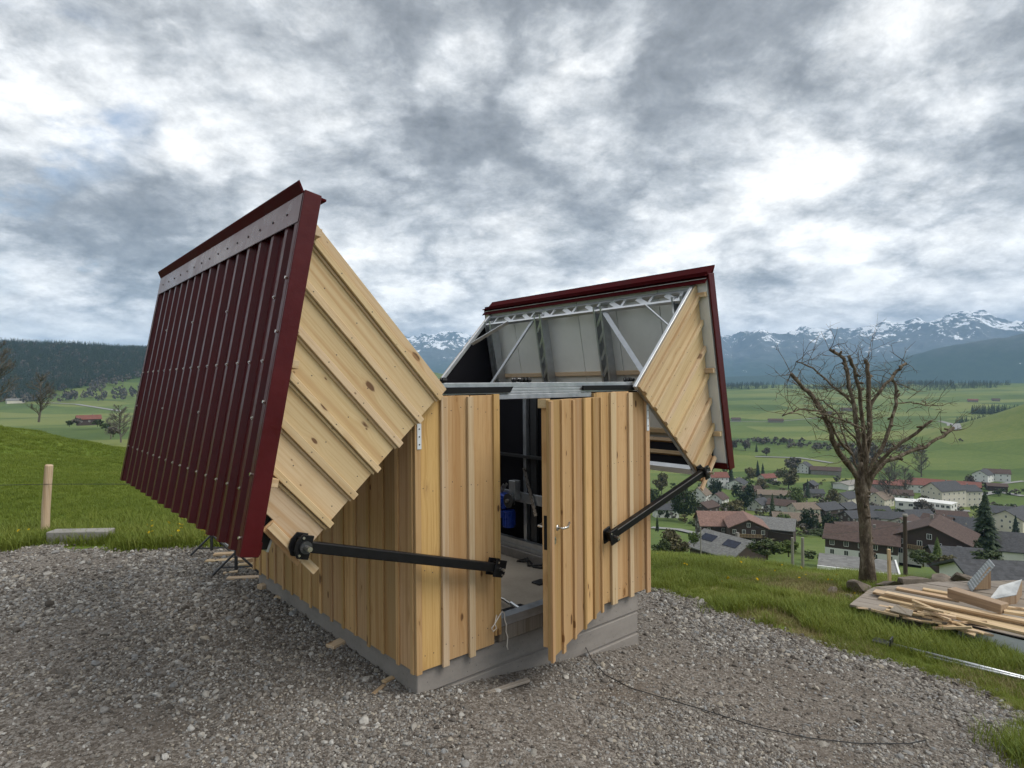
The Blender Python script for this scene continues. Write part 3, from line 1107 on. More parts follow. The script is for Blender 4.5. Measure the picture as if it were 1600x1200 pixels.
# ---- front wall
fw = empty('front_wall', shed)
for u0, u1 in ((.005, .245), (.255, .505), (.515, .735), (1.985, 2.19), (2.20, 2.45), (2.46, 2.742)):
    z0 = jit(.006)
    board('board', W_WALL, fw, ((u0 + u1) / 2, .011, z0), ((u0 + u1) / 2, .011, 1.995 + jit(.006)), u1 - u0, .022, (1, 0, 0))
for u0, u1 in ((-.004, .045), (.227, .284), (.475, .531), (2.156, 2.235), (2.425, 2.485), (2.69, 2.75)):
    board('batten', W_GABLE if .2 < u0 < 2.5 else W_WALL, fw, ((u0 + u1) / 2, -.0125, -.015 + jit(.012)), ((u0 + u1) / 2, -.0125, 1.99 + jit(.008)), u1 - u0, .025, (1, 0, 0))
board('door_post', W_WALL, fw, (.762, .024, .075), (.762, .024, 2.0), .06, .09, (1, 0, 0))
board('door_post', W_WALL, fw, (1.955, .03, .125), (1.955, .03, 1.99), .05, .08, (1, 0, 0))

nl = MB()
for c in (.12, .255, .38, .503, .62, .762, 2.08, 2.195, 2.33, 2.455, 2.6, 2.72):
    on_bat = c in (.255, .503, 2.195, 2.455, 2.72)
    for z_ in (.12, .72, 1.32, 1.88):
        y_ = -.025 if on_bat else (-.021 if c == .762 else 0.0)
        for dx_ in ((0,) if on_bat else (-.04, .04) if c != .762 else (.01,)):
            q_ = Vector((c + dx_ + jit(.008), y_, z_ + jit(.03)))
            nl.tube([q_ + Vector((0, .002, 0)), q_ - Vector((0, .0012, 0))], .0042, 6)
tag(nl.build('nails', M_DSTEEL, fw), kind='stuff')

# ---- side and back walls
def side_wall(nm, u, sgn, n):
    w_ = empty(nm, shed)
    pit = DEP / n
    for k in range(n):
        w0, w1 = k * pit + .003, (k + 1) * pit - .003
        c = (w0 + w1) / 2
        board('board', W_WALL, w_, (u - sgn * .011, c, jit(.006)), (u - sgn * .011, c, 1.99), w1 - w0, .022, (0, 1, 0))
    for k in range(n + 1):
        c = min(max(k * pit, .024), DEP - .024)
        if k == 0:
            c = .026
        board('batten', W_WALL, w_, (u + sgn * .008, c, -.014 + jit(.012)), (u + sgn * .008, c, 1.985), .040, .016, (0, 1, 0))
    return w_


lw = side_wall('left_wall', 0.0, -1, 15)
rw = side_wall('right_wall', WID, 1, 15)
bw = empty('back_wall', shed)
for k in range(12):
    c = (k + .5) * WID / 12
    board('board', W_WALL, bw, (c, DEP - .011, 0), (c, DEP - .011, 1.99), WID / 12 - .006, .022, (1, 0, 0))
for nm, box in (('membrane', (2.655, 2.662, .06, 3.40, .0, 2.0)), ('membrane', (.040, .047, .06, 3.40, .0, 2.0)), ('membrane', (.05, 2.65, 3.405, 3.412, .0, 2.0)), ('membrane', (.05, .72, .030, .036, .0, 1.98)), ('membrane', (2.0, 2.65, .030, .036, .0, 1.98))):
    MB().box(*box).build(nm, M_MEMB, shed)

# ---- steel frame inside
sf = empty('steel_frame', shed)
for p in ((2.60, 1.665, .05), (2.60, 2.36, .06), (2.60, .35, .06), (2.60, 3.2, .06), (.11, 3.2, .06), (.11, .2, .06), (.11, 1.6, .06), (1.3, 3.35, .06)):
    MB().box(p[0] - .035, p[0] + .03, p[1] - p[2] / 2, p[1] + p[2] / 2, .105, 2.0).build('post', M_GALV, sf, bevel=.003)
MB().box(2.60, 2.64, 1.50, 1.60, .21, 2.0).build('post', M_DSTEEL, sf, bevel=.003)
MB().box(2.50, 2.60, .1, 3.36, .108, .150).box(2.515, 2.585, .1, 3.36, .150, .212).build('base_rail', M_GALV, sf)
MB().box(2.52, 2.56, .3, 3.3, .665, .785).build('rail', M_GALV, sf, bevel=.003)
MB().box(2.52, 2.59, .3, 3.3, 1.2, 1.23).build('rail', M_DSTEEL, sf)
MB().bar((2.50, 1.40, .55), (2.50, 1.60, 1.09), .05, .012, (1, 0, 0)).build('brace', M_STEEL, sf)
# top ring
tb = empty('top_beam', shed)
MB().box(.20, 2.55, .030, .110, 2.050, 2.092).build('upper_channel', M_GALV, tb, bevel=.003)
MB().box(.20, 2.55, .022, .105, 2.022, 2.046).build('middle_channel', M_GALV, tb, bevel=.002)
MB().box(.20, 2.55, .018, .105, 2.001, 2.019).build('lower_channel', M_GALV, tb, bevel=.002)
MB().box(.797, 1.925, .012, .085, 1.955, 1.998).build('door_header', M_GALV, tb, bevel=.003)
MB().box(.16, .20, .1, 3.4, 2.0, 2.085).build('side_channel', M_GALV, tb)
MB().box(2.55, 2.59, .1, 3.4, 2.0, 2.085).build('side_channel', M_GALV, tb)
MB().box(.2, 2.55, 3.32, 3.40, 2.0, 2.085).build('back_channel', M_GALV, tb)
MB().prism([(.26, 2.058), (.955, 2.058), (.92, 2.010), (.26, 2.010)], -.004, .016).build('black_plate', M_BLACK, tb)
MB().prism([(1.80, 2.060), (2.56, 2.060), (2.60, 2.008), (1.80, 2.018)], -.004, .016).build('black_plate', M_BLACK, tb)
for cu, n_ in ((1.00, 7), (2.46, 5), (.25, 3)):
    for k in range(n_):
        uu = cu + k * .032 + jit(.004)
        ww = .06 + jit(.02)
        rl = MB().tube([(uu - .011, ww, 2.112), (uu + .011, ww, 2.112)], .020 + jit(.004), 10).build('roller', M_BLACK, tb)
        MB().tube([(uu - .015, ww, 2.122), (uu + .015, ww, 2.122)], .008, 8).build('bolt', M_STEEL, rl)
for u_, w_, z0, z1, face in ((.030, -.0285, 1.615, 1.80, 0), (2.715, -.0285, 1.60, 1.86, 0)):
    st = MB().box(u_ - .017, u_ + .017, w_ - .003, w_ + .002, z0, z1).build('perforated_strap', M_WHITE, shed)
    for k in range(3):
        zz_ = z0 + (z1 - z0) * (k + .6) / 3.3
        MB().tube([(u_, w_ - .0045, zz_), (u_, w_ - .003, zz_)], .006, 8).build('nail', M_DSTEEL, st)

# ---- door
dx_u, dx_w = -.9233, -.3841
door = empty('door', shed, frame((1.975, -.015, 0), (dx_u, dx_w, 0), (-dx_w, dx_u, 0), (0, 0, 1)))
nb = 5
for k in range(nb):
    x0, x1 = k * 1.222 / nb + .002, (k + 1) * 1.222 / nb - .002
    c = (x0 + x1) / 2
    board('board', W_WALL, door, (c, .021, -.004 + jit(.008)), (c, .021, 1.955 + jit(.003)), x1 - x0, .022, (1, 0, 0))
for k in range(nb + 1):
    c = min(max(k * 1.222 / nb, .03), 1.222 - .026)
    board('batten', W_WALL, door, (c, .042, -.022 + jit(.014)), (c, .042, 1.950 + jit(.006)),   .044 + jit(.005), .020, (1, 0, 0))
for c in (.07, 1.145):
    board('stile', W_WALL, door, (c, -.018, .08), (c, -.018, 1.895), .075, .055, (1, 0, 0))
for z_ in (.13, 1.0, 1.84):
    board('rail', W_WALL, door, (.11, -.018, z_), (1.105, -.018, z_), .09, .05, (0, 0, 1))
board('end_block', W_RAW, door, (1.13, -.028, 1.93), (1.21, -.028, 1.93), .07, .07, (0, 0, 1))
MB().box(.1, 1.11, .004, .0085, .08, 1.89).build('back_panel', M_MEMB, door)
hd = MB().tube([(1.135, .057, .985), (1.135, .064, .985)], .024, 16).tube([(1.135, .06, .985), (1.135, .105, .985), (1.122, .115, .985)], .009, 8).tube([(1.135, .108, .985), (1.06, .112, .978), (1.01, .108, 1.006)], [.0095, .0095, .008], 8).build('handle', M_STEEL, door, smooth=True)
MB().prism([(-.015, .028), (.015, .028), (.015, -.028), (-.015, -.028)], .034, .040, Matrix.Translation((1.135, .0, .885))).tube([(1.135, .034, .885), (1.135, .041, .885)], .023, 14).build('key_plate', M_STEEL, door)
MB().tube([(1.145, -.046, .985), (1.145, -.09, .985), (1.135, -.10, .985), (1.06, -.10, .985)], .009, 8).build('inner_handle', M_STEEL, door, smooth=True)
MB().box(1.1826, 1.1846, -.032, -.006, .82, 1.08).build('lock_plate', M_BLACK, door, bevel=.0008)
for z_ in (.3, 1.6):
    MB().tube([(-.012, .03, z_), (-.012, .03, z_ + .1)], .009, 8).build('hinge', M_DSTEEL, door)

# ---- roof halves
PT = math.radians(36.6)
CP, SP = math.cos(PT), math.sin(PT)
RL = 2.06                                  # slope length
HB = (.234, 2.05)
E1, E2 = (-.732, -.681), (-.681, .732)


def roof_half(mirror):
    if not mirror:
        M = frame((HB[0], 0, HB[1]), (E1[0], 0, E1[1]), (0, -1, 0), (E2[0], 0, E2[1]))
        sg = -1
    else:
        M = frame((WID - HB[0], 0, HB[1]), (-E1[0], 0, E1[1]), (0, 1, 0), (-E2[0], 0, E2[1]))
        sg = 1
    H = empty('roof_half', shed, M)

    def P(x, w, z):
        return Vector((x, sg * w, z))

    def S(r, n, w):                          # on the slope: r down from the ridge, n outwards
        return Vector((r * CP + n * SP, sg * w, 1.5 - r * SP + n * CP))
    line = lambda x: 1.5 - x * SP / CP
    yy = lambda a, b: (min(sg * a, sg * b), max(sg * a, sg * b))

    def sbox(mb, r0, r1, n0, n1, w0, w1):
        c = [S(r, n, w) for w in (w0, w1) for r, n in ((r0, n0), (r1, n0), (r1, n1), (r0, n1))]
        return mb.add(c, [(0, 1, 2, 3), (7, 6, 5, 4), (0, 4, 5, 1), (1, 5, 6, 2), (2, 6, 7, 3), (3, 7, 4, 0)])

    # gable boards and battens, front and back
    nbd, bx1 = 6, 1.46
    pit = .232
    for wf, wb, bf in ((-.085, -.060, -.118), (3.535, 3.510, 3.56)):
        front_ = wf < 0
        edges = [0.0] + [.095 + pit * k for k in range(6)] + [1.46]
        for k in range(len(edges) - 1):
            x0, x1 = edges[k] + .002, edges[k + 1] - .002
            zb = jit(.008)
            y0, y1 = yy(wf, wb)
            c = (x0 + x1) / 2
            pol = [(x0 - c, zb), (x1 - c, zb + jit(.004)), (x1 - c, line(x1) - .012), (x0 - c, line(x0) - .012)]
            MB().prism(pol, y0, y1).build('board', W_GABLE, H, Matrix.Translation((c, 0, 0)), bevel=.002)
        if front_:
            for k in range(1, 7):
                c = edges[k]
                y0, y1 = yy(wf, bf)
                ww = .046 + jit(.004)
                zb_ = -.006 + jit(.006)
                pol = [(-ww / 2, zb_), (ww / 2, zb_), (ww / 2, line(c + ww / 2) - .015), (-ww / 2, line(c - ww / 2) - .015)]
                MB().prism(pol, y0, y1).build('batten', W_GABLE, H, Matrix.Translation((c, 0, 0)), bevel=.003)
                # narrow half-round edge strip beside it
                pol = [(-.008, -.004), (.008, -.004), (.008, line(c + .04) - .02), (-.008, line(c + .04) - .02)]
                y0, y1 = yy(wf, -.097)
                MB().prism(pol, y0, y1).build('batten', W_GABLE, H, Matrix.Translation((c + .034, 0, 0)), bevel=.002)
    nl = MB()
    for k in range(1, 7):
        for z_ in np.arange(.06, line(edges[k]) - .08, .36):
            for xx, ww in ((edges[k] + jit(.006), -.118), (edges[k] - .10 + jit(.02), -.085)):
                if xx < .03:
                    continue
                q_ = P(xx, ww, z_ + jit(.03))
                nl.tube([q_ + Vector((0, sg * .002, 0)), q_ - Vector((0, sg * .0012, 0))], .0042, 6)
    tag(nl.build('nails', M_DSTEEL, H), kind='stuff')
    # black lining inside the gables
    for w0, w1 in ((-.0585, -.055), (3.498, 3.503)):
        y0, y1 = yy(w0, w1)
        MB().prism([(.03, .02), (1.43, .02), (1.43, line(1.43) - .02), (.03, line(.03) - .02)], y0, y1).build('lining', M_MEMB, H)
    # gable edge frames
    for w0, w1 in ((-.054, -.016), (3.455, 3.492)):
        y0, y1 = yy(w0, w1)
        MB().box(-.012, .038, y0, y1, -.02, 1.49).build('edge_frame', M_ALU, H, bevel=.003)
        MB().box(.04, 1.43, y0, y1, .0, .035).build('bottom_frame', M_GALV, H)
    # sandwich panels
    ws = np.linspace(-.20, 3.62, 7)
    for k in range(6):
        mb = MB()
        sbox(mb, -.05, RL, 0.0, .06, ws[k] + .004, ws[k + 1] - .004)
        mb.build('sandwich_panel', M_WPANEL, H, bevel=.002)
    mb = MB()
    sbox(mb, 0.01, RL - .01, .012, .05, -.19, 3.61)
    mb.build('panel_core', M_DSTEEL, H)
    # ribbed sheet
    prof = []
    w0 = -.20
    k = 0
    while w0 < 3.60:
        prof += [(w0, .066), (w0 + .145, .066), (w0 + .170, .102), (w0 + .214, .102)]
        w0 += .2388
    prof.append((3.62, .066))
    r0, r1 = -.02, RL + .015
    v = [S(r0, n, w) for w, n in prof] + [S(r1, n, w) for w, n in prof]
    v += [S(r0, n + .002, w) for w, n in prof] + [S(r1, n + .002, w) for w, n in prof]
    n_ = len(prof)
    f = []
    for i in range(n_ - 1):
        f.append((i, i + 1, n_ + i + 1, n_ + i))
        f.append((2 * n_ + i, 3 * n_ + i, 3 * n_ + i + 1, 2 * n_ + i + 1))
        f.append((n_ + i, n_ + i + 1, 3 * n_ + i + 1, 3 * n_ + i))
    mb = MB().add(v, f)
    mb.build('ribbed_sheet', M_RED, H)
    # screws
    mb = MB()
    for r_, every in ((.95, 1), (1.72, 1), (1.30, 5), (.55, 4)):
        for i in range(16):
            if i % every and every > 1:
                continue
            w_ = -.20 + .192 + .2388 * i
            a = S(r_, .104, w_)
            nrm = (S(0, 1, 0) - S(0, 0, 0))
            mb.tube([a, a + nrm * .005], .011, 8)
            mb.tube([a + nrm * .005, a + nrm * .011], .006, 6)
    asx = MB()
    for i in range(15):
        a = S(.02, .1145, .0 + .245 * i)
        asx.tube([a, a + (S(0, 1, 0) - S(0, 0, 0)) * .005], .008, 6)
    for r_ in (.45, .78, 1.2, 1.62, 1.98):
        a = S(r_, .1115, -.18)
        mb.tube([a, a + (S(0, 1, 0) - S(0, 0, 0)) * .01], .010, 6)
    tag(mb.build('screws', M_STEEL, H), kind='stuff')
    tag(asx.build('apron_screws', M_DSTEEL, H), kind='stuff')
    # ridge flashing: apron + lip
    for q0, q1 in ((-.21, 1.905), (1.91, 3.63)):
        mb = MB()
        sbox(mb, -.074, .105, .112, .1145, q0, q1)
        sbox(mb, .107, .108, .112, .113, q0, q1)
        mb.build('ridge_apron', M_REDG, H)
        mb = MB()
        a, b_ = (-.074, .1145), ((-.132, .152) if not mirror else (-.165, .180))
        c = []
        for w_ in (q0, q1):
            c += [S(a[0], a[1], w_), S(b_[0], b_[1], w_), S(b_[0] - .012, b_[1] - .004, w_), S(a[0] - .012, a[1] - .006, w_)]
        mb.add(c, [(0, 1, 2, 3), (7, 6, 5, 4), (0, 4, 5, 1), (1, 5, 6, 2), (2, 6, 7, 3), (3, 7, 4, 0)])
        sbox(mb, -.088, -.074, -.035, .112, q0, q1)
        if mirror:
            sbox(mb, -.115, -.088, .018, .030, q0, q1)
        if mirror:
            mb.box(-.034, -.028, *yy(q0, q1), 1.455, 1.74)
            mb.box(-.046, -.028, *yy(q0, q1), 1.540, 1.555)
        mb.build('ridge_flashing', M_REDM, H)
    mb = MB()
    sbox(mb, -.035, -.022, .064, .11, -.19, 3.6)
    mb.build('closer_strip', M_DSTEEL, H)
    # verge trims
    for w0_, w1_, fold in ((-.232, -.212, 1), (3.625, 3.645, -1)):
        mb = MB()
        sbox(mb, -.092, RL + .02, .004, .112, w0_, w1_)
        wf0, wf1 = (w1_, w1_ + .055) if fold > 0 else (w0_ - .055, w0_)
        sbox(mb, .107, RL + .02, .108, .1115, wf0, wf1)
        mb.build('verge_trim', M_RED, H, bevel=.004)
    mb = MB()
    sbox(mb, RL, RL + .012, -.008, .064, -.21, 3.62)
    sbox(mb, RL - .06, RL, -.010, -.002, -.21, 3.62)
    mb.build('eave_trim', M_RED, H)
    # purlins
    for r_ in (.12, .95, 1.66):
        p, q = S(r_, -.026, -.190), S(r_, -.026, 3.60 if r_ > .5 else -.02)
        board('purlin', W_RAW, H, p, q, .05, .048, (CP, 0, -SP))
    # ridge truss
    rt = MB()
    for z_ in (1.435, 1.285):
        rt.box(.015, .055, *yy(-.01, 3.45), z_ - .016, z_ + .016)
    for i in range(9):
        w_ = .08 + i * .40
        rt.bar(P(.035, w_, 1.30), P(.035, w_, 1.42), .035, .018, (1, 0, 0))
        if i < 8:
            rt.bar(P(.035, w_ + .03, 1.30), P(.035, w_ + .22, 1.42), .06, .012, (1, 0, 0))
    rt.build('ridge_truss', M_ALU, H)
    # rafter frames
    for w_ in (.08, 1.22, 2.30, 3.38):
        mb = MB()
        for dw in (-.055, .055):
            mb.bar(S(.10, -.115, w_ + dw), S(1.70, -.115, w_ + dw), .13, .026, (0, 1, 0))
        for i in range(7):
            r_ = .2 + i * .21
            mb.bar(S(r_, -.165, w_ - .045), S(r_ + .14, -.165, w_ + .045), .035, .008, (SP, 0, CP))
        mb.build('rafter_frame', M_GALV, H)
    # braces
    MB().bar(P(.05, 1.15, 1.29), P(.50, .10, .30), .055, .02, (1, 0, 0)).build('brace', M_GALV, H)
    MB().bar(P(.05, 2.42, 1.29), P(.42, 2.95, .12), .055, .02, (1, 0, 0)).build('brace', M_GALV, H)
    MB().bar(P(.03, .52, 1.29), P(.03, .0, .88), .012, .05, (1, 0, 0)).build('brace', M_ALU, H)
    MB().bar(P(.03, 2.92, 1.29), P(.03, 3.44, .88), .012, .05, (1, 0, 0)).build('brace', M_ALU, H)
    # eave side: black lining with battens and a zinc channel
    MB().box(1.40, 1.415, *yy(.0, 3.45), .04, .44).build('eave_lining', M_MEMB, H)
    board('eave_batten', W_RAW, H, P(1.382, .0, .40), P(1.382, 3.45, .40), .05, .03, (0, 0, 1))
    board('eave_batten', W_RAW, H, P(1.382, .0, .22), P(1.382, 3.45, .22), .05, .03, (0, 0, 1))
    MB().box(1.33, 1.43, *yy(-.01, 3.46), -.012, .0).box(1.33, 1.345, *yy(-.01, 3.46), .0, .04).box(1.418, 1.43, *yy(-.01, 3.46), .0, .04).build('eave_channel', M_ALU, H)
    y0, y1 = yy(-.052, 3.5)
    MB().prism([(1.463, .42), (1.463, .255), (1.60, .185), (1.66, .255)], y0, y1).build('soffit_box', M_BLACK, H)
    y0, y1 = yy(-.056, 3.51)
    MB().prism([(1.463, .252), (1.463, .24), (1.607, .166), (1.612, .18)], y0, y1).build('soffit_edge', M_GALV, H)
    # last batten hanging below the gable
    board('hanging_batten', W_GABLE, H, P(1.515, -.115, -.13), P(1.495, -.115, .30), .05, .022, (1, 0, 0))
    board('edge_plank', W_WALL, H, P(1.50, -.075, -.03), P(1.48, -.075, .30), .12, .02, (1, 0, 0))
    return H


roof_half(False)
roof_half(True)

# ---- swing arms
def swing_arm(p, q):
    """p on the gable corner, q on the wall (u, w, v)"""
    A = empty('swing_arm', shed)
    p, q = Vector(p), Vector(q)
    d = (q - p).normalized()
    MB().bar(p, q, .066, .066, (0, 1, 0)).build('arm_tube', M_BLACK, A, bevel=.006)
    up = Vector((0, 1, 0)).cross(d).normalized()
    for c, s in ((p, 1), (q, -1)):
        M = frame(c, d * s, (0, 1, 0), (d * s).cross(Vector((0, 1, 0))))
        pol = [(-.062, -.026), (-.034, -.072), (.04, -.072), (.04, .072), (-.034, .072), (-.062, .026)] if s > 0 else [(-.06, -.065), (.055, -.065), (.055, .065), (-.04, .065), (-.06, .04)]
        bk = MB().prism(pol, -.050, -.036, M).prism(pol, .036, .052, M).box(-.03, .03, -.036, .036, -.045, .045, M)
        bk = bk.build('bracket', M_BLACK, A, bevel=.003)
        MB().tube([M @ Vector((0, -.12 if s > 0 else -.10, 0)), M @ Vector((0, .05, 0))], .016 if s > 0 else .011, 10).build('pin', M_STEEL, bk)
        if s > 0:
            MB().tube([M @ Vector((0, -.066, 0)), M @ Vector((0, -.050, 0))], .038, 16).build('bearing', M_DSTEEL, bk, smooth=False)
        for a, b_ in ((-.026, .052), (-.026, -.052)) if s > 0 else ((-.035, .045), (.03, -.045)):
            MB().tube([M @ Vector((a, -.056, b_)), M @ Vector((a, -.050, b_))], .008, 8).build('bolt', M_STEEL, bk)
    # mounting plate behind the wall end
    return A


swing_arm((-.90, -.185, 1.115), (.665, -.115, .655))
swing_arm((3.46, -.185, 1.125), (2.03, -.115, .675))

# ================================================================== things in and on the shed
mot = tag(empty('electric_motor', None, SHED_M), 'blue electric gear motor with pulley inside the open doorway', 'motor')
MB().tube([(2.46, 1.84, .36), (2.46, 1.84, .56)], .072, 20).build('motor_housing', M_BLUE, mot, smooth=False)
fins = MB()
for k in range(14):
    a = 2 * math.pi * k / 14
    c, s = math.cos(a), math.sin(a)
    fins.bar((2.46 + .073 * c, 1.84 + .073 * s, .38), (2.46 + .073 * c, 1.84 + .073 * s, .54), .006, .016, (c, s, 0))
tag(fins.build('cooling_fins', M_BLUE, mot), kind='stuff')
MB().box(2.385, 2.52, 1.845, 2.02, .57, .755).build('gearbox', M_BLUE, mot, bevel=.02)
MB().box(2.40, 2.50, 1.91, 1.99, .46, .55).build('terminal_box', M_BLUE, mot, bevel=.01)
MB().tube([(2.37, 1.93, .66), (2.53, 1.93, .66)], .06, 18).build('gear_flange', M_BLUE, mot)
pu = MB().tube([(2.36, 1.735, .70), (2.40, 1.735, .70)], .085, 24).build('pulley', M_DSTEEL, mot)
MB().tube([(2.33, 1.735, .70), (2.37, 1.735, .70)], .022, 12).build('shaft', M_STEEL, pu)
MB().box(2.42, 2.51, 1.68, 1.79, .70, .93).build('mounting_plate', M_GALV, mot, bevel=.004)
MB().bar((2.45, 1.98, .74), (2.45, 1.86, .88), .01, .03).bar((2.40, 1.98, .74), (2.40, 1.86, .88), .01, .02).build('lever', M_STEEL, mot)
MB().tube([(2.44, 1.99, .50), (2.44, 2.06, .50), (2.44, 2.075, .46), (2.44, 2.075, .22)], .008, 6).build('supply_cable', M_WPANEL, mot)

tl = tag(empty('floor_squeegee', None, SHED_M), 'dark headed tool with thin handle lying just behind the threshold', 'tool')
MB().box(1.02, 1.42, .36, .46, .002, .05).build('head', M_BLACK, tl, bevel=.012)
MB().tube([(1.30, .40, .055), (1.34, .60, .06), (1.36, 1.05, .07)], .013, 8).build('handle', M_STEEL, tl)
MB().tube([(1.31, .36, .05), (1.31, .47, .07)], .02, 8).build('ferrule', M_ALU, tl)
tag(MB().tube([(2.42, 1.15, .02), (2.36, 1.3, .012), (2.44, 1.45, .03), (2.38, 1.6, .012), (2.45, 1.5, .05), (2.35, 1.38, .012), (2.42, 1.22, .04)], .012, 6).build('coiled_cable', M_RUBBER, None, SHED_M), 'black cable heaped on the shed floor by the right wall', 'cable')
tag(MB().box(1.98, 2.12, .80, .92, .002, .02).build('scrap_plate', M_DSTEEL, None, SHED_M, bevel=.003), 'small dark flat plate lying on the shed floor', 'plate')
pts = [(.735, -.03, .245), (.70, -.05, .19), (.665, -.052, .165), (.68, -.052, .135), (.715, -.05, .15), (.70, -.05, .19), (.74, -.05, .235), (.79, -.035, .262), (.815, -.03, .24), (.82, -.03, .18), (.835, -.03, .145), (.83, -.03, .09), (.845, -.035, .04), (.835, -.035, -.03), (.845, -.035, -.06)]
tag(MB().tube(pts, .005, 6).build('string', M_STRING, None, SHED_M, smooth=True), 'white string knotted round the left door post', 'string')

# ================================================================== yard
def ground_pt(px, py, dz=0.0):
    p = on_ground(px, py)
    p.z = float(yard_z(p.x, p.y)) + dz
    return p


def offcut(px, py, L, w, t_, ang, label, mat=None, tilt=0.0, cat='offcut', name='timber_offcut', dz=0.0, group='timber offcuts along the shed wall'):
    p = ground_pt(px, py, t_ / 2 + dz)
    d = Vector((math.cos(ang), math.sin(ang), 0))
    d.z = tilt
    p0 = p - d * L / 2
    o = board(name, mat or W_RAW, None, p0, p0 + d * L, w, t_, Vector((-d.y, d.x, 0)), bevel=.003)
    return tag(o, label, cat, group)


offcut(418, 920, .20, .10, .055, YAW + .2, 'short thick timber block by the shed base near its back corner')
offcut(441, 937, .16, .07, .025, YAW + 2.4, 'thin sliver of timber beside the thick block at the shed base')
offcut(527, 1011, .17, .10, .03, 1.0, 'small square offcut leaning at the middle of the left base')
offcut(607, 1066, .10, .05, .018, .9, 'tiny pale offcut near the front corner of the shed base')
offcut(592, 1081, .15, .035, .012, 1.2, 'reddish splinter of wood near the front corner of the shed', W_BEAM)
offcut(398, 906, .62, .08, .028, .1, 'long thin board lying at the back corner of the shed base')
offcut(392, 889, .40, .12, .028, -.5, 'pale short board under the others behind the shed corner', group='boards stacked behind the shed corner')
offcut(396, 888, .35, .09, .028, .35, 'pale short board on top of the stack behind the shed corner', dz=.03, group='boards stacked behind the shed corner')
offcut(401, 884, .30, .10, .05, .9, 'topmost stubby block of the stack behind the shed corner', dz=.065, group='boards stacked behind the shed corner')
offcut(372, 878, .80, .10, .03, .12, 'pale board lying flat behind the metal trestle', group='boards behind the trestle')
offcut(378, 871, .70, .10, .03, .22, 'upper pale board lying across behind the metal trestle', dz=.035, group='boards behind the trestle')
offcut(360, 898, .16, .06, .02, .4, 'lone chip of pale wood in front of the trestle')
offcut(788, 1079, .46, .045, .022, YAW - .12, 'grey weathered stick lying in the gravel before the shed', W_OLD, group='loose sticks in the gravel')

tr = tag(empty('metal_trestle', None), 'dark metal trestle standing under the left red roof half', 'trestle')
ends = []
for (cx_, cy_) in ((-3.33, 7.42), (-4.05, 8.30)):
    zg = float(yard_z(cx_, cy_))
    for sx in (-1, 1):
        MB().tube([(cx_, cy_, zg + .27), (cx_ + sx * .27, cy_ + sx * .04, zg + .0)], .014, 8).build('leg', M_DSTEEL, tr)
    MB().tube([(cx_, cy_, zg + .06), (cx_, cy_, zg + .72)], .02, 8).build('upright', M_DSTEEL, tr)
    MB().tube([(cx_ - .17, cy_ - .02, zg + .09), (cx_ + .17, cy_ + .02, zg + .09)], .010, 8).build('crossbar', M_DSTEEL, tr)
    ends.append((cx_, cy_, zg))
MB().bar((ends[0][0], ends[0][1], ends[0][2] + .70), (ends[1][0], ends[1][1], ends[1][2] + .70), .05, .03).build('top_rail', M_DSTEEL, tr)
MB().bar((ends[0][0], ends[0][1], ends[0][2] + .27), (ends[1][0], ends[1][1], ends[1][2] + .30), .02, .02).build('spreader', M_GALV, tr)

# cable over the gravel
cab = []
for px, py in ((893, 1003), (905, 1018), (925, 1036), (945, 1060), (985, 1082), (1040, 1098), (1110, 1118), (1180, 1140), (1260, 1158), (1340, 1167), (1420, 1166), (1450, 1160)):
    cab.append(ground_pt(px, py, .014))
cab[0].z += .25
cab[1].z += .12
tag(MB().tube(cab, .0038, 6).build('ground_cable', M_RUBBER), 'thin black cable trailing from under the door across the gravel', 'cable')
cab2 = [ground_pt(px, py, .012) for px, py in ((1300, 905 + 128), (1330, 1058), (1372, 1083), (1410, 1112))]

# fence post, wire, block on the left
p = on_ground(70, 836)
q = Vector((p.x + .13, p.y, p.z))
fp = MB().tube([(0, 0, -.15), (0.02, 0, .4), (.075, 0, 1.075), (.077, 0, 1.09)], [.058, .058, .056, .048], 14).build('fence_post', W_POST, None, Matrix.Translation(p), smooth=False)
tag(fp, 'round wooden fence post leaning at the meadow edge', 'post')
r1, r0 = pix_dir(800, 752), pix_dir(-200, 747)
wp = [Vector((-12.5, 9.6, p.z + .82)), Vector((-9.5, 9.45, p.z + .78)), Vector((p.x + .05, p.y - .06, p.z + .80)), Vector((-4, 10.0, p.z + .70)), Vector((0.2, 11.2, p.z + .6))]
tag(MB().tube(wp, .004, 5).build('fence_wire', M_DSTEEL), 'thin dark fence wire running past the leaning post', 'wire')
a, b_ = on_ground(73, 851), on_ground(168, 849)
blk = MB().box(0, (b_ - a).length, -.02, .20, -.05, .185).build('concrete_block', M_BLOCK, None, Matrix.Translation(a) @ Matrix.Rotation(math.atan2(b_.y - a.y, b_.x - a.x), 4, 'Z'), bevel=.012)
tag(blk, 'long grey concrete block lying beside the fence post', 'block')

# ================================================================== timber on the bank
dk = MB()
deck = tag(empty('timber_deck', None), 'weathered grey board platform on the bank under the fresh planks', 'deck')
u_dir = (DECK[6] - DECK[0]).normalized()
v_dir = Vector((-u_dir.y, u_dir.x, 0))
# boards run along u_dir, clipped to the outline by sampling
org = DECK[0]
def deck_span(lat):
    ts = np.arange(-1.0, 9, .01)
    X_, Y_ = org.x + u_dir.x * ts + v_dir.x * lat, org.y + u_dir.y * ts + v_dir.y * lat
    ins_ = inside(X_, Y_, DECK_XY)
    return (ts[ins_].min(), ts[ins_].max()) if ins_.any() else None


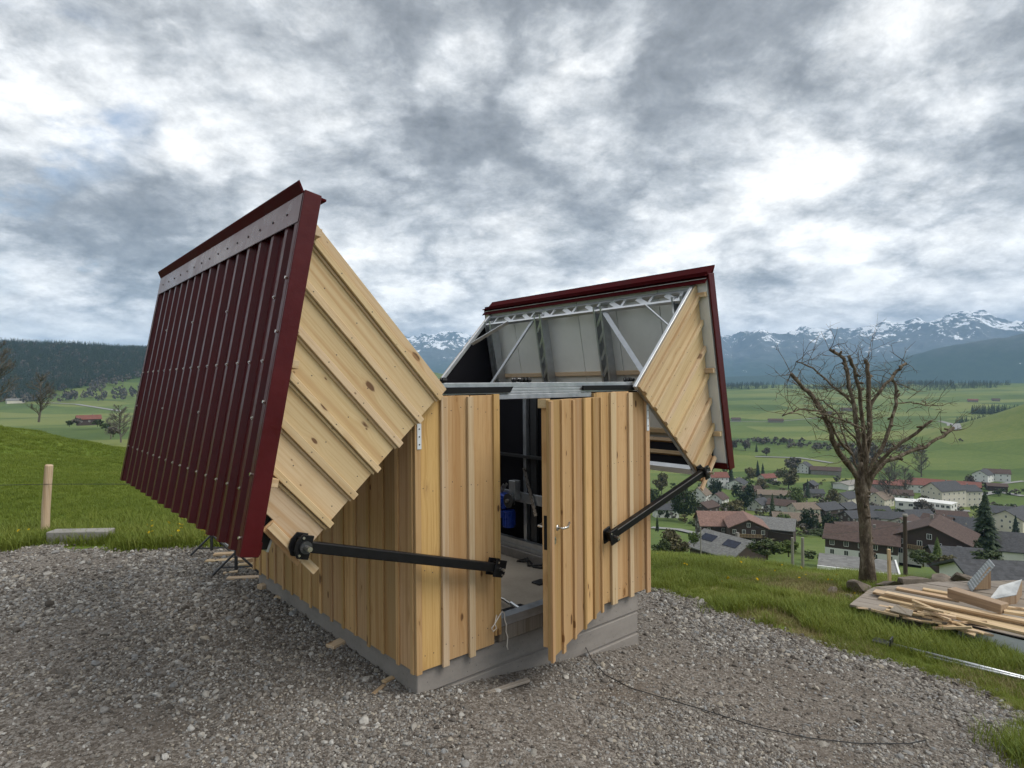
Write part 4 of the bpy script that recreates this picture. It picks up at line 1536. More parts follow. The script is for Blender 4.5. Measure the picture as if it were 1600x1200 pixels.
for k in range(-3, 15):
    s0, s1 = deck_span(k * .20 + .004), deck_span(k * .20 + .196)
    if not s0 or not s1:
        continue
    o_ = org + v_dir * (k * .20 + .1)
    o_.z = DECK_Z - .016 + jit(.005)
    MB().prism([(-.096, s0[0]), (.096, s1[0]), (.096, s1[1]), (-.096, s0[1])], -.015, .015).build('plank', W_OLD, deck, frame(o_, v_dir, u_dir.cross(v_dir), u_dir), bevel=.003)
for k in range(6):
    c = org + u_dir * (.25 + k * 1.0)
    lo, hi = .08, 2.5
    pts_ = [c + v_dir * s for s in np.arange(lo, hi, .1)]
    okp = [q_ for q_ in pts_ if inside(np.array([q_.x]), np.array([q_.y]), DECK_XY)[0]]
    if len(okp) > 2:
        a, b_ = okp[0].copy(), okp[-1].copy()
        a.z = b_.z = DECK_Z - .09
        board('joist', W_OLD, deck, a, b_, .11, .06, (0, 0, 1))


def lv(px, py, z):
    return on_level(px, py, z)


def lay(name, mat, px0, px1, z, w, t_, label, cat, group=None, side=None):
    a, b_ = lv(*px0, z), lv(*px1, z)
    d = (b_ - a).normalized()
    o = board(name, mat, None, a, b_, w, t_, Vector((-d.y, d.x, 0)), bevel=.003)
    return tag(o, label, cat, group)


g_pl = 'long fresh planks on the deck'
Z0 = DECK_Z
lay('plank', W_RAW, (1375, 933), (1640, 992), Z0 + .018, .15, .03, 'lowest long pale plank nearest the deck front', 'plank', g_pl)
lay('plank', W_RAW, (1366, 924), (1650, 983), Z0 + .050, .16, .03, 'long pale plank reaching farthest left on the deck', 'plank', g_pl)
lay('plank', W_RAW, (1384, 926), (1640, 979), Z0 + .082, .10, .028, 'topmost long pale plank of the front stack', 'plank', g_pl)
lay('plank', W_RAW, (1401, 919), (1500, 938), Z0 + .018, .10, .03, 'shorter pale plank behind the front stack of planks', 'plank', g_pl)
lay('plank', W_RAW, (1442, 921), (1560, 942), Z0 + .020, .10, .035, 'short pale plank partly under the thick beam', 'plank', g_pl)
lay('plank', W_RAW, (1485, 960), (1660, 1003), Z0 - .02 + .04, .07, .04, 'thin pale batten along the front edge of the deck', 'plank', g_pl)
lay('plank', W_RAW, (1568, 955), (1680, 972), Z0 + .13, .09, .035, 'pale plank end sticking out right of the thick beam', 'plank', g_pl)
lay('plank', W_RAW, (1572, 949), (1690, 962), Z0 + .16, .05, .03, 'upper narrow pale plank right of the thick beam', 'plank', g_pl)
a, b_ = lv(1486, 925, Z0 + .17), lv(1570, 951, Z0 + .16)
tag(board('beam', W_BEAM, None, a, b_, .16, .12, (0, 0, 1) if False else (-(b_ - a).y, (b_ - a).x, 0), bevel=.006), 'short thick sawn beam lying on the planks', 'beam')
# pale board scraps
sh = [lv(1390, 953, Z0 + .05), lv(1400, 945, Z0 + .09), lv(1427, 954, Z0 + .09), lv(1424, 962, Z0 + .05)]
MBs = MB().add([*sh, *[s_ - Vector((0, 0, .012)) for s_ in sh]], [(0, 1, 2, 3), (7, 6, 5, 4), (0, 4, 5, 1), (1, 5, 6, 2), (2, 6, 7, 3), (3, 7, 4, 0)])
tag(MBs.build('grey_board', W_OLD), 'tilted grey board scrap behind the heap of offcuts', 'board')
# heap of offcuts
hp = HEAP.copy()
hl = 'small pale timber offcut in the heap before the deck'
for k in range(52):
    fx = random.gauss(0, .36)
    fy = random.gauss(0, .10)
    c = hp + u_dir * fx + v_dir * fy
    top = max(.03, .13 * math.exp(-(fx / .36) ** 2 - (fy / .16) ** 2))
    c.z = max(gz(c.x, c.y), Z0 - .06) + .03 + random.uniform(0, 1.4) * top
    a_ = math.atan2(u_dir.y, u_dir.x) + random.gauss(.05, .30)
    L = random.uniform(.14, .46)
    d = Vector((math.cos(a_), math.sin(a_), random.gauss(0, .14))).normalized()
    o = board('offcut', W_RAW, None, c - d * L / 2, c + d * L / 2, random.uniform(.022, .055), random.uniform(.016, .03), Vector((-d.y, d.x, random.uniform(-.3, .3))), bevel=.0015)
    tag(o, hl, 'offcut', 'heap of timber offcuts')
# long batten leaning over the heap
a, b_ = lv(1436, 957, Z0 + .02), lv(1620, 1001, Z0 + .0)
tag(board('batten', W_RAW, None, a + Vector((0, 0, .05)), b_ + Vector((0, 0, .05)), .035, .03, v_dir), 'long thin pale batten lying over the heap of offcuts', 'batten', g_pl)
# white fascia panel
a, b_ = on_level(1494, 997, -.90), on_level(1640, 1034, -.93)
d = (b_ - a).normalized()
n_ = Vector((-d.y, d.x, 0))
M = frame(a, d, n_, (0, 0, 1))
fa = MB().prism([(0, 0.02), (.04, .15), (.09, .17), (2.2, .17), (2.2, 0), (.02, 0)], 0, .02, M).build('fascia_panel', M_WHITE)
tag(fa, 'white metal fascia panel standing on edge in the grass', 'panel')
MB().prism([(.05, .171), (2.2, .171), (2.2, .19), (.09, .19)], -.004, .03, M).build('rubber_edge', M_BLACK, fa)
# broken roof pieces at the back of the deck
rp = tag(empty('roof_scrap', None), 'small upright corner of corrugated roofing behind the beam', 'roofing')
a, b_ = lv(1519, 924, Z0 + .02), lv(1557, 905, Z0 + .03)
A0, A1 = a.copy(), on_level(1555, 884, Z0 + .36)
zig = MB()
d2 = Vector((.18, .34, 0))
N_ = 22
vv, ff = [], []
for i in range(N_ + 1):
    t_ = i / N_
    c = A0.lerp(A1, t_) + Vector((0, 0, .012 * (i % 2)))
    vv += [c, c + d2, c - Vector((0, 0, .006)), c + d2 - Vector((0, 0, .006))]
for i in range(N_):
    k = i * 4
    ff += [(k, k + 1, k + 5, k + 4), (k + 2, k + 6, k + 7, k + 3), (k, k + 4, k + 6, k + 2), (k + 1, k + 3, k + 7, k + 5)]
zig.add(vv, ff).build('corrugated_sheet', M_ZINC, rp)
MB().prism([(.03, 0), (.31, 0), (.31, .30)], 0, .03, frame(A0 + Vector((.03, .06, 0)), (A1 - A0).to_2d().to_3d().normalized(), Vector((-(A1 - A0).y, (A1 - A0).x, 0)).normalized(), (0, 0, 1))).build('gable_board', W_BEAM, rp)
bxp = tag(empty('lidded_box', None), 'low timber box with a slanted grey metal lid on the deck', 'box')
q0 = [lv(1545, 937, Z0 + .10), lv(1562, 915, Z0 + .20), lv(1597, 905, Z0 + .22), lv(1588, 929, Z0 + .12)]
MB().add([*q0, *[s_ - Vector((0, 0, .008)) for s_ in q0]], [(0, 1, 2, 3), (7, 6, 5, 4), (0, 4, 5, 1), (1, 5, 6, 2), (2, 6, 7, 3), (3, 7, 4, 0)]).build('lid', M_ZINC, bxp)
c4 = [s_ - Vector((0, 0, .012)) for s_ in q0]
c5 = [Vector((s_.x, s_.y, Z0)) for s_ in q0]
MB().add([*c4, *c5], [(0, 1, 2, 3), (7, 6, 5, 4), (0, 4, 5, 1), (1, 5, 6, 2), (2, 6, 7, 3), (3, 7, 4, 0)]).build('box_body', W_BEAM, bxp)
# steel pole in the grass
pl = tag(empty('steel_pole', None), 'long galvanised pole with grey foot plate lying in the grass', 'pole')
a, b_ = on_ground(1386, 1013), on_ground(1640, 1078)
a.z += .06
b_.z += .06
d = (b_ - a).normalized()
n_ = Vector((-d.y, d.x, 0))
MB().tube([a, b_], .017, 10).build('tube', M_GALV, pl, smooth=True)
MB().tube([a + d * .35 - n_ * .05 - Vector((0, 0, .02)), b_ - n_ * .03], .014, 10).build('tube', M_GALV, pl, smooth=True)
MB().box(-.14, .04, -.07, .07, -.012, .012, frame(a, d, n_, d.cross(n_))).box(.035, .05, -.07, .07, -.01, .07, frame(a, d, n_, d.cross(n_))).build('foot_plate', M_DSTEEL, pl, bevel=.003)

# rocks along the crest behind the deck
rock_mat = simple('brownish boulder', (0.16, 0.135, 0.11), 0.9, 0, 6, 0.45, 0.02, spec=.2)
for k, (px, py, s, lab) in enumerate(((1300, 926, .13, 'low rough rock at the left corner of the deck'), (1345, 914, .22, 'mossy rock at the foot of the bare tree'), (1390, 909, .25, 'dark flat rock just right of the bare tree'), (1432, 905, .36, 'broad brown slab of rock behind the planks'), (1465, 905, .30, 'tilted brown rock in the middle of the rock row'), (1500, 903, .30, 'long reddish brown rock behind the beam'), (1327, 935, .09, 'small pale stone by the deck corner'))):
    bm = bmesh.new()
    bmesh.ops.create_icosphere(bm, subdivisions=3, radius=1)
    r_ = random.Random(k + 40)
    cuts = [(Vector((r_.uniform(-1, 1), r_.uniform(-1, 1), r_.uniform(-1, 1))).normalized(), r_.uniform(.28, .62)) for _ in range(13)]
    for v_ in bm.verts:
        for nn, dd_ in cuts:
            kk = v_.co.dot(nn) - dd_
            if kk > 0:
                v_.co -= nn * kk
        v_.co *= 1 + .06 * (float(vnoise(v_.co.x * 5 + k * 9, v_.co.y * 5 + v_.co.z * 3)) - .5)
        v_.co = Vector((v_.co.x * s * 1.3, v_.co.y * s * .8, v_.co.z * s * .62))
    me = bpy.data.meshes.new('rock')
    bm.to_mesh(me)
    bm.free()
    p = pix_dir(px, py) * 9.9 + Vector((0, 0, CAMZ - s * .30)) if k not in (0, 6) else on_ground(px, py)
    tag(link('rock', me, rock_mat, None, Matrix.Translation(p + Vector((0, 0, s * .12))) @ Matrix.Rotation(r_.uniform(-.5, .5), 4, 'Z')), lab, 'rock', 'rocks behind the deck')

p = Vector((0, 0, 0))
r_ = pix_dir(1390, 893)
p = r_ * 10.6 + Vector((0, 0, CAMZ))
zt = CAMZ + pix_dir(1390, 858).z * 10.6
tag(board('wooden_stake', W_RAW, None, (p.x, p.y, gz(p.x, p.y) - .1), (p.x - .01, p.y, zt), .045, .045, (1, 0, 0)), 'short pale wooden stake behind the bare tree', 'stake')

# ================================================================== bare tree
def bare_tree():
    base = pix_dir(1356, 905) * 10.4 + Vector((0, 0, CAMZ))
    D0 = 10.4
    base.z = gz(base.x, base.y) - .1
    T = tag(empty('bare_tree', None, Matrix.Translation(base)), 'pollarded leafless tree with spreading knobbly branches above the village', 'tree')

    def at(px, py, off=0.0):
        return pix_dir(px, py) * (D0 + off) + Vector((0, 0, CAMZ)) - base
    rr = random.Random(5)
    trunk = [at(1356, 912), at(1355, 880), at(1353, 845), at(1351, 810), at(1348, 785), at(1346, 760), at(1347, 744), at(1348, 732), at(1348, 722)]
    trunk[0].z = min(trunk[0].z, -.0)
    tb = MB()
    tb.tube(trunk, [.165, .112, .096, .092, .096, .108, .10, .075, .045], 14)
    for k in range(26):                       # burrs and stubs on the bole
        i = rr.uniform(.2, 5.8)
        c = trunk[int(i)].lerp(trunk[int(i) + 1], i % 1)
        a = rr.uniform(0, 6.28)
        dv = Vector((math.cos(a), math.sin(a), rr.uniform(.0, .5)))
        tb.tube([c + dv * .07, c + dv * rr.uniform(.10, .135)], [.038, .016], 6)
    tb.build('trunk', M_BARK, T, smooth=True)
    tw = MB()

    def limb(pts, r0, r1, stubs=5, twigs=26, off0=0.0, off1=0.0):
        if pts[0][1] > 730:
            pts = [(.6 * pts[0][0] + .4 * 1348, 772)] + pts
        n = len(pts)
        P = [at(px, py, off0 + (off1 - off0) * i / (n - 1)) for i, (px, py) in enumerate(pts)]
        # subdivide with wobble
        Q = []
        for i in range(n - 1):
            for t_ in (0, .33, .66):
                Q.append(P[i].lerp(P[i + 1], t_) + Vector((rr.gauss(0, .008), rr.gauss(0, .012), rr.gauss(0, .008))))
        Q.append(P[-1])
        m = len(Q)
        rad = [(r0 + (r1 - r0) * i / (m - 1)) * rr.uniform(.9, 1.12) for i in range(m)]
        rad = [r_ * .82 for r_ in rad]
        twigs = int(twigs * .85)
        mb = MB().tube(Q, rad, 9)
        for _ in range(stubs):
            i = rr.randrange(m // 3, m - 1)
            dv = Vector((rr.uniform(-1, 1), rr.uniform(-1, 1), rr.uniform(-.2, 1))).normalized()
            mb.tube([Q[i], Q[i] + dv * rr.uniform(.05, .11)], [rad[i] * .9, rad[i] * .6], 7)
        mb.build('limb', M_BARK, T, smooth=True)
        for _ in range(twigs):
            i = rr.randrange(m // 4, m)
            grow(Q[i], Vector((rr.uniform(-1, 1), rr.uniform(-1, 1), rr.uniform(-.35, .9))).normalized(), rr.uniform(.18, .6), rr.uniform(.0045, .0075), 2)

    def grow(p, d, L, r, lvl):
        pts = [p]
        dd = d.copy()
        for k in range(4):
            dd = (dd + Vector((rr.gauss(0, .22), rr.gauss(0, .22), rr.gauss(.04, .22)))).normalized()
            pts.append(pts[-1] + dd * L / 4)
        tw.tube(pts, [r, r * .85, r * .7, r * .55, r * .35], 4, False)
        if lvl:
            for _ in range(rr.randint(1, 3)):
                q = pts[rr.randint(1, 4)]
                grow(q, (dd + Vector((rr.gauss(0, .8), rr.gauss(0, .8), rr.gauss(.1, .6)))).normalized(), L * rr.uniform(.35, .75), r * .6, lvl - 1)
    # main limbs, read off the photograph
    limb([(1340, 745), (1322, 722), (1306, 698), (1296, 668), (1284, 642), (1268, 618), (1250, 600), (1236, 584)], .062, .034, 6, 34, 0, -.5)
    limb([(1344, 742), (1344, 712), (1341, 680), (1334, 640), (1326, 590), (1318, 560), (1296, 546)], .056, .03, 6, 26, 0, .3)
    limb([(1350, 742), (1354, 715), (1358, 680), (1358, 640), (1357, 600), (1355, 570), (1352, 562)], .062, .036, 5, 24, 0, 0)
    limb([(1352, 742), (1352, 690), (1346, 650), (1342, 610), (1334, 575), (1326, 556)], .05, .03, 5, 22, 0, -.4)
    limb([(1356, 745), (1364, 722), (1378, 700), (1393, 664), (1400, 630), (1401, 605), (1392, 590)], .05, .026, 5, 24, 0, .5)
    limb([(1358, 745), (1372, 722), (1392, 705), (1420, 685), (1456, 657)], .046, .026, 4, 22, 0, -.6)
    limb([(1360, 746), (1384, 722), (1412, 710), (1446, 698), (1475, 681), (1490, 668)], .052, .028, 6, 24, 0, .2)
    limb([(1357, 640), (1370, 618), (1384, 600), (1402, 580), (1416, 568)], .036, .026, 5, 18, 0, .3)
    limb([(1340, 640), (1320, 618), (1300, 602), (1270, 575), (1244, 565)], .03, .014, 4, 20, .2, .7)
    limb([(1346, 670), (1324, 658), (1296, 650), (1276, 646)], .022, .012, 3, 14, -.2, -.9)
    limb([(1341, 690), (1320, 668), (1308, 645), (1286, 626), (1256, 620)], .022, .012, 3, 16, 0, .9)
    limb([(1400, 630), (1420, 628), (1446, 634), (1472, 634)], .016, .008, 2, 12, .4, .8)
    limb([(1330, 710), (1312, 690), (1300, 668), (1288, 644), (1250, 640), (1222, 650)], .03, .010, 3, 18, -.2, -1.0)
    limb([(1350, 700), (1356, 676), (1346, 650), (1340, 655)], .02, .012, 1, 8, .3, .5)
    limb([(1342, 735), (1330, 705), (1318, 680), (1310, 655)], .028, .014, 2, 10, .3, .8)
    for _ in range(30):
        c = at(rr.uniform(1270, 1450), rr.uniform(575, 720), rr.uniform(-.7, .8))
        grow(c, Vector((rr.uniform(-1, 1), rr.uniform(-1, 1), rr.uniform(-.2, 1))).normalized(), rr.uniform(.15, .4), rr.uniform(.004, .007), 1)
    tag(tw.build('twigs', M_BARK, T), kind='stuff')


bare_tree()

# ================================================================== village
def ground_at_depth(px, d):
    r = pix_dir(px, 600)
    return Vector((r.x * d, d, gz(r.x * d, d)))


WIN = {}


def window_mesh(w, h):
    k = (round(w, 2), round(h, 2))
    if k not in WIN:
        mb = MB()
        fr = .09
        mb.box(-w / 2, w / 2, -.05, .0, 0, fr).box(-w / 2, w / 2, -.05, .0, h - fr, h).box(-w / 2, -w / 2 + fr, -.05, 0, fr, h - fr).box(w / 2 - fr, w / 2, -.05, 0, fr, h - fr).box(-.03, .03, -.045, 0, fr, h - fr)
        a = pydata('frame', mb.v, mb.f)
        a.materials.append(M_FRAMEW)
        a.materials.append(M_GLASS)
        nf = len(a.polygons)
        b = bmesh.new()
        b.from_mesh(a)
        vs = [b.verts.new(q) for q in ((-w / 2 + .02, -.02, .02), (w / 2 - .02, -.02, .02), (w / 2 - .02, -.02, h - .02), (-w / 2 + .02, -.02, h - .02))]
        f_ = b.faces.new(vs)
        f_.material_index = 1
        b.to_mesh(a)
        b.free()
        WIN[k] = a
    return WIN[k]


def house(px, py, L, Wd, hw, pitch, yaw, wall, roof, label, name='house', cat='house', depth=None, over=.6, wins=(4, 3), floors=2, base=None, chimney=True, flat=False, sink=1.5, group='houses of the village', gable_wall=None, solar=False, winsz=(1.0, 1.25)):
    """L along the ridge, Wd across; yaw 0 = ridge runs left-right across the view"""
    if depth is None:
        p = on_ground(px, py, 25.0)
    else:
        p = ground_at_depth(px, depth)
        p.z = CAMZ + pix_dir(px, py).z * depth
    bear = math.atan2(p.x, p.y)
    H = tag(empty(name, None, Matrix.Translation(p) @ Matrix.Rotation(-bear + R(yaw), 4, 'Z')), label, cat, group)
    x, y = L / 2, Wd / 2
    rise = y * math.tan(R(pitch)) if not flat else 0
    mb = MB()
    if flat:
        mb.box(-x, x, -y, y, -sink, hw)
    else:
        poly = [(-y, -sink), (y, -sink), (y, hw), (0, hw + rise), (-y, hw)]
        mb.prism(poly, -x, x, Matrix.Rotation(R(-90), 4, 'Z'))
    mb.build('wall', wall, H)
    if base is not None:
        bh, bm_ = base
        MB().box(-x - .06, x + .06, -y - .06, y + .06, -sink, bh).build('ground_floor', bm_, H)
    if flat:
        MB().box(-x - .3, x + .3, -y - .3, y + .3, hw + .002, hw + .35).build('roof', roof, H)
    else:
        t_ = .22
        c, s = math.cos(R(pitch)), math.sin(R(pitch))
        ro = MB()
        Ls = y / c + over
        for sg in (-1, 1):
            prof = [(0, hw + rise + .03), (sg * Ls * c, hw + rise + .03 - Ls * s), (sg * Ls * c, hw + rise + .03 + t_ - Ls * s), (0, hw + rise + .03 + t_ / c)]
            ro.prism(prof, -x - over, x + over, Matrix.Rotation(R(-90), 4, 'Z'))
        ro_o = ro.build('roof', roof, H)
        if chimney:
            MB().box(x * .3, x * .3 + .6, .5, 1.1, hw + rise * .4, hw + rise + .9).build('chimney', WL_GREYW, ro_o)
        if solar:
            for cx_ in (-x * .55, x * .55):
                pc = Vector((cx_, -y * .42, hw + rise * .58 + .30))
                Mx = Matrix.Translation(pc) @ Matrix.Rotation(R(pitch), 4, 'X')
                MB().box(-1.7, 1.7, -1.0, 1.0, .0, .07, Mx).build('solar_panel', M_PV, ro_o)
    ww, wh = winsz
    fh = hw / floors
    nl, ng = wins
    for fl_ in range(floors):
        z_ = fl_ * fh + fh * .32
        for i in range(nl):
            for sg in ((-1,) if True else (-1, 1)):
                o = link('window', window_mesh(ww, wh), None, H, Matrix.Translation((-x + L * (i + .5) / nl, sg * (y + .065), z_)) @ Matrix.Rotation(0 if sg < 0 else math.pi, 4, 'Z'))
        for i in range(ng):
            for sg in (-1, 1):
                if math.cos(R(yaw)) * 0 + sg * math.sin(R(yaw)) > .15 or True:
                    # only the gable wall turned towards the viewer gets windows
                    nx = sg * math.sin(-bear + R(yaw)) * 1.0
                    wd = Matrix.Rotation(-bear + R(yaw), 3, 'Z') @ Vector((sg, 0, 0))
                    if wd.dot(p) > 0:
                        continue
                    link('window', window_mesh(ww, wh), None, H, Matrix.Translation((sg * (x + .065), -y + Wd * (i + .5) / ng, z_)) @ Matrix.Rotation(R(90) * sg, 4, 'Z'))
    if not flat and ng and rise > 2.2:
        for sg in (-1, 1):
            wd = Matrix.Rotation(-bear + R(yaw), 3, 'Z') @ Vector((sg, 0, 0))
            if wd.dot(p) > 0:
                continue
            link('window', window_mesh(ww, wh), None, H, Matrix.Translation((sg * (x + .065), 0, hw + .25)) @ Matrix.Rotation(R(90) * sg, 4, 'Z'))
    return H


# near houses below the bank
house(1134, 880, 11, 10, 3.2, 27, -42, WL_BROWN, RF_GREY, 'brown barn with grey roof carrying two solar panels below the bank', depth=128, solar=True, wins=(0, 0), chimney=True, over=.8)
house(1122, 843, 13, 11, 5.6, 30, 12, WL_BROWN, RF_PINK, 'brown chalet with broad pinkish tile roof behind the solar barn', depth=196, wins=(3, 3), floors=2)
house(1163, 845, 12, 10.5, 5.2, 24, 98, WL_BROWN, RF_PINK, 'brown gabled chalet with paired white windows behind the solar barn', depth=186, wins=(0, 4), floors=2, chimney=False)
house(1205, 843, 13, 11, 4.6, 24, -6, WL_BROWN, RF_GREY, 'dark brown barn with pale grey sheet roof right of the chalets', depth=200, wins=(0, 0), chimney=False)
house(1123, 791, 9, 8.5, 5.0, 36, 65, WL_WHITE, RF_BROWN, 'small white gabled house with brown roof above the pink tiled chalet', wins=(2, 2))
house(1122, 762, 13, 10, 8.6, 32, 20, WL_WHITE, RF_RED, 'tall white house with red roof beside a dark spruce', wins=(4, 3), floors=3)
house(1095, 785, 10, 10, 5.5, 42, 70, WL_WHITE, RF_TAN, 'white house with steep tan roof just behind the black swing arm', wins=(3, 3))
house(1152, 764, 15, 12, 4.6, 28, 78, WL_WHITE, RF_DARK, 'wide white gabled house with dark roof between the trees', wins=(2, 4))
house(1104, 801, 11, 9, 3.8, 28, 55, WL_BROWN, RF_BROWN, 'low dark brown house left of the small white gable', wins=(2, 2), floors=1)
house(1199, 754, 12, 9, 4.5, 30, 40, WL_CREAM, RF_RED, 'cream house with red roof behind the round green tree', wins=(3, 2))
house(1257, 738, 12, 10, 6.0, 34, 75, WL_WHITE, RF_DARK, 'white farmhouse gable standing alone at the edge of the fields', wins=(2, 3))
house(1290, 741, 24, 10, 4.0, 28, 0, WL_GREYW, RF_BROWN, 'long low brown barn joined to the lone white farmhouse', wins=(4, 0), floors=1, chimney=False)
house(1267, 765, 9, 8, 4.0, 32, 70, WL_BROWN, RF_DARK, 'small dark chalet in the meadow below the white farmhouse', wins=(2, 2), floors=1)
house(1272, 776, 11, 8, 3.0, 26, 20, WL_GREYW, RF_DARK, 'low slate roofed house below the small dark chalet', wins=(3, 0), floors=1)
house(1212, 780, 22, 10, 3.6, 24, 6, WL_GREYW, RF_TAN, 'long low house with tan roof in the middle of the gardens', wins=(4, 0), floors=1)
house(1186, 797, 10, 9, 4.2, 30, 60, WL_WHITE, RF_DARK, 'white walled house half hidden behind the brown bush', wins=(2, 2))
house(1243, 822, 20, 11, 3.6, 26, 8, WL_BROWN, RF_TAN, 'long brown house with tan roof behind two dark round trees', wins=(4, 2), floors=1)
house(1290, 806, 14, 11, 4.5, 27, 50, WL_BROWN, RF_DARK, 'dark chalet with slate roof farther left of the tree trunk', wins=(2, 2))
house(1322, 804, 11, 9, 4.2, 29, 58, WL_BROWN, RF_DARK, 'brown chalet with dark roof below the cream house', wins=(2, 2), floors=1)
house(1322, 788, 14, 10, 4.8, 30, 62, WL_CREAM, RF_DARK, 'cream house with dark roof left of the tree trunk', wins=(2, 3))
house(1376, 790, 14, 10, 5.0, 36, 68, WL_CREAM, RF_TAN, 'white gabled house with tan roof just right of the tree trunk', wins=(3, 3))
house(1366, 806, 14, 9, 3.5, 24, 20, WL_GREYW, RF_DARK, 'low dark roofed house right behind the tree trunk', wins=(3, 0), floors=1)
# brown roofs, lower right
house(1345, 868, 15, 10, 4.4, 25, -4, WL_BROWN, RF_BROWN, 'long brown chalet on a white ground floor behind the tree trunk', depth=150, wins=(5, 0), floors=2, base=(2.2, WL_WHITE))
house(1328, 842, 12, 9, 4.5, 27, 28, WL_BROWN, RF_BROWN, 'brown house with broad brown roof above the long chalet', wins=(2, 3))
house(1402, 866, 9, 10, 4.2, 25, 0, WL_BROWN, RF_BROWN, 'brown roofed link building beside the utility pole', depth=152, wins=(0, 0), chimney=False)
house(1458, 866, 14, 15, 4.6, 24, 82, WL_BROWN, RF_BROWN, 'big brown gabled chalet with white ground floor right of the utility pole', depth=146, wins=(0, 4), floors=2, base=(2.1, WL_WHITE))
house(1416, 830, 13, 10, 4.6, 26, 66, WL_CREAM, RF_BROWN, 'pale house with overhanging brown roof behind the utility pole', wins=(2, 3))
house(1440, 838, 13, 9, 4.0, 26, 12, WL_WHITE, RF_GREY, 'white walled house with grey roof above the big gabled chalet', wins=(3, 2), floors=1)
house(1466, 828, 12, 10, 4.4, 28, -20, WL_BROWN, RF_BROWN, 'brown house with dark ridge between the grey roof and the spruce', wins=(3, 2))
house(1499, 846, 13, 10, 5.0, 24, -10, WL_GREYW, RF_DARK, 'grey house with dark roof a little left of the big spruce', wins=(4, 2))
house(1490, 880, 9, 7, 2.0, 22, 16, WL_BROWN, RF_DARK, 'low dark barn roof at the foot of the big spruce', depth=135, wins=(0, 0), chimney=False)
house(1590, 884, 15, 11, 4.6, 30, 14, WL_WHITE, RF_DARK, 'white gabled house with slate roof at the right below the spruce', depth=150, wins=(3, 2))
house(1600, 968, 12, 8, 4.0, 22, 30, WL_WHITE, RF_DARK, 'nearest dark roofed house with white gable behind the timber pile', depth=62, wins=(0, 0), chimney=True)
house(1585, 833, 20, 13, 8.4, 30, 72, WL_CREAM, RF_DARK, 'cream apartment house with rows of windows at the right edge', wins=(4, 4), floors=3)
for px, py, L, W_, yw, wl, rf, lab in (
    (1062, 790, 12, 9, 30, WL_GREYW, RF_BROWN, 'grey house with brown roof glimpsed under the black swing arm'),
    (1040, 808, 12, 9, 10, WL_WHITE, RF_DARK, 'white house with dark roof beside the shed corner'),
    (1172, 776, 13, 10, 25, WL_CREAM, RF_BROWN, 'cream house with brown roof between two dark evergreens'),
    (1222, 800, 14, 10, -12, WL_WHITE, RF_BROWN, 'white walled house with brown roof right of the slim conifer'),
    (1256, 806, 13, 10, 30, WL_CREAM, RF_TAN, 'cream house with tan roof behind the round dark evergreens'),
    (1340, 820, 14, 10, 40, WL_BROWN, RF_DARK, 'dark house with slate roof above the broad brown roof'),
    (1388, 822, 15, 10, 15, WL_WHITE, RF_DARK, 'white house with slate roof left of the overhanging brown roof'),
    (1392, 842, 13, 9, -15, WL_BROWN, RF_BROWN, 'brown house with tiled roof just left of the utility pole'),
    (1432, 818, 13, 10, 35, WL_BROWN, RF_DARK, 'dark chalet with slate roof behind the grey roofed house'),
    (1486, 820, 13, 10, 12, WL_CREAM, RF_BROWN, 'cream house with brown roof below the long white wing'),
    (1510, 832, 14, 10, -8, WL_WHITE, RF_DARK, 'white house with dark roof touching the big spruce'),
    (1562, 812, 16, 11, 10, WL_CREAM, RF_DARK, 'cream house with dark roof right of the big spruce'),
    (1572, 862, 13, 9, -10, WL_WHITE, RF_BROWN, 'white house with brown roof above the slate gable'),
    (1352, 778, 14, 10, 60, WL_WHITE, RF_BROWN, 'white gable house seen right behind the tree trunk top'),
    (1404, 782, 15, 10, 12, WL_WHITE, RF_BROWN, 'white house with brown roof left of the white flat building')):
    house(px, py, L, W_, 4.6, 27, yw, wl, rf, lab, wins=(3, 2), floors=2)
def balcony(label, w, z):
    for o in bpy.data.objects:
        if o.get('label') == label:
            wd = o.matrix_basis.to_3x3() @ Vector((1, 0, 0))
            sg = -1 if wd.dot(o.matrix_basis.translation) > 0 else 1
            x_ = max(abs(v.co.x) for c in o.children if c.name.startswith('wall') for v in c.data.vertices)
            b0 = MB().box(*sorted((sg * x_, sg * (x_ + 1.2))), -w / 2, w / 2, z - .15, z).build('balcony', WL_BROWN, o)
            rl = MB()
            for k in range(int(w / .4) + 1):
                yk = -w / 2 + k * .4
                rl.box(*sorted((sg * (x_ + 1.12), sg * (x_ + 1.18))), yk, yk + .2, z, z + .9)
            rl.box(*sorted((sg * (x_ + 1.1), sg * (x_ + 1.2))), -w / 2, w / 2, z + .902, z + 1.0)
            rl.build('balcony_railing', W_BEAM, b0)


balcony('big brown gabled chalet with white ground floor right of the utility pole', 9, 2.35)
balcony('brown gabled chalet with paired white windows behind the solar barn', 7, 2.7)
balcony('small white gabled house with brown roof above the pink tiled chalet', 4, 2.6)
balcony('pale house with overhanging brown roof behind the utility pole', 6, 2.4)
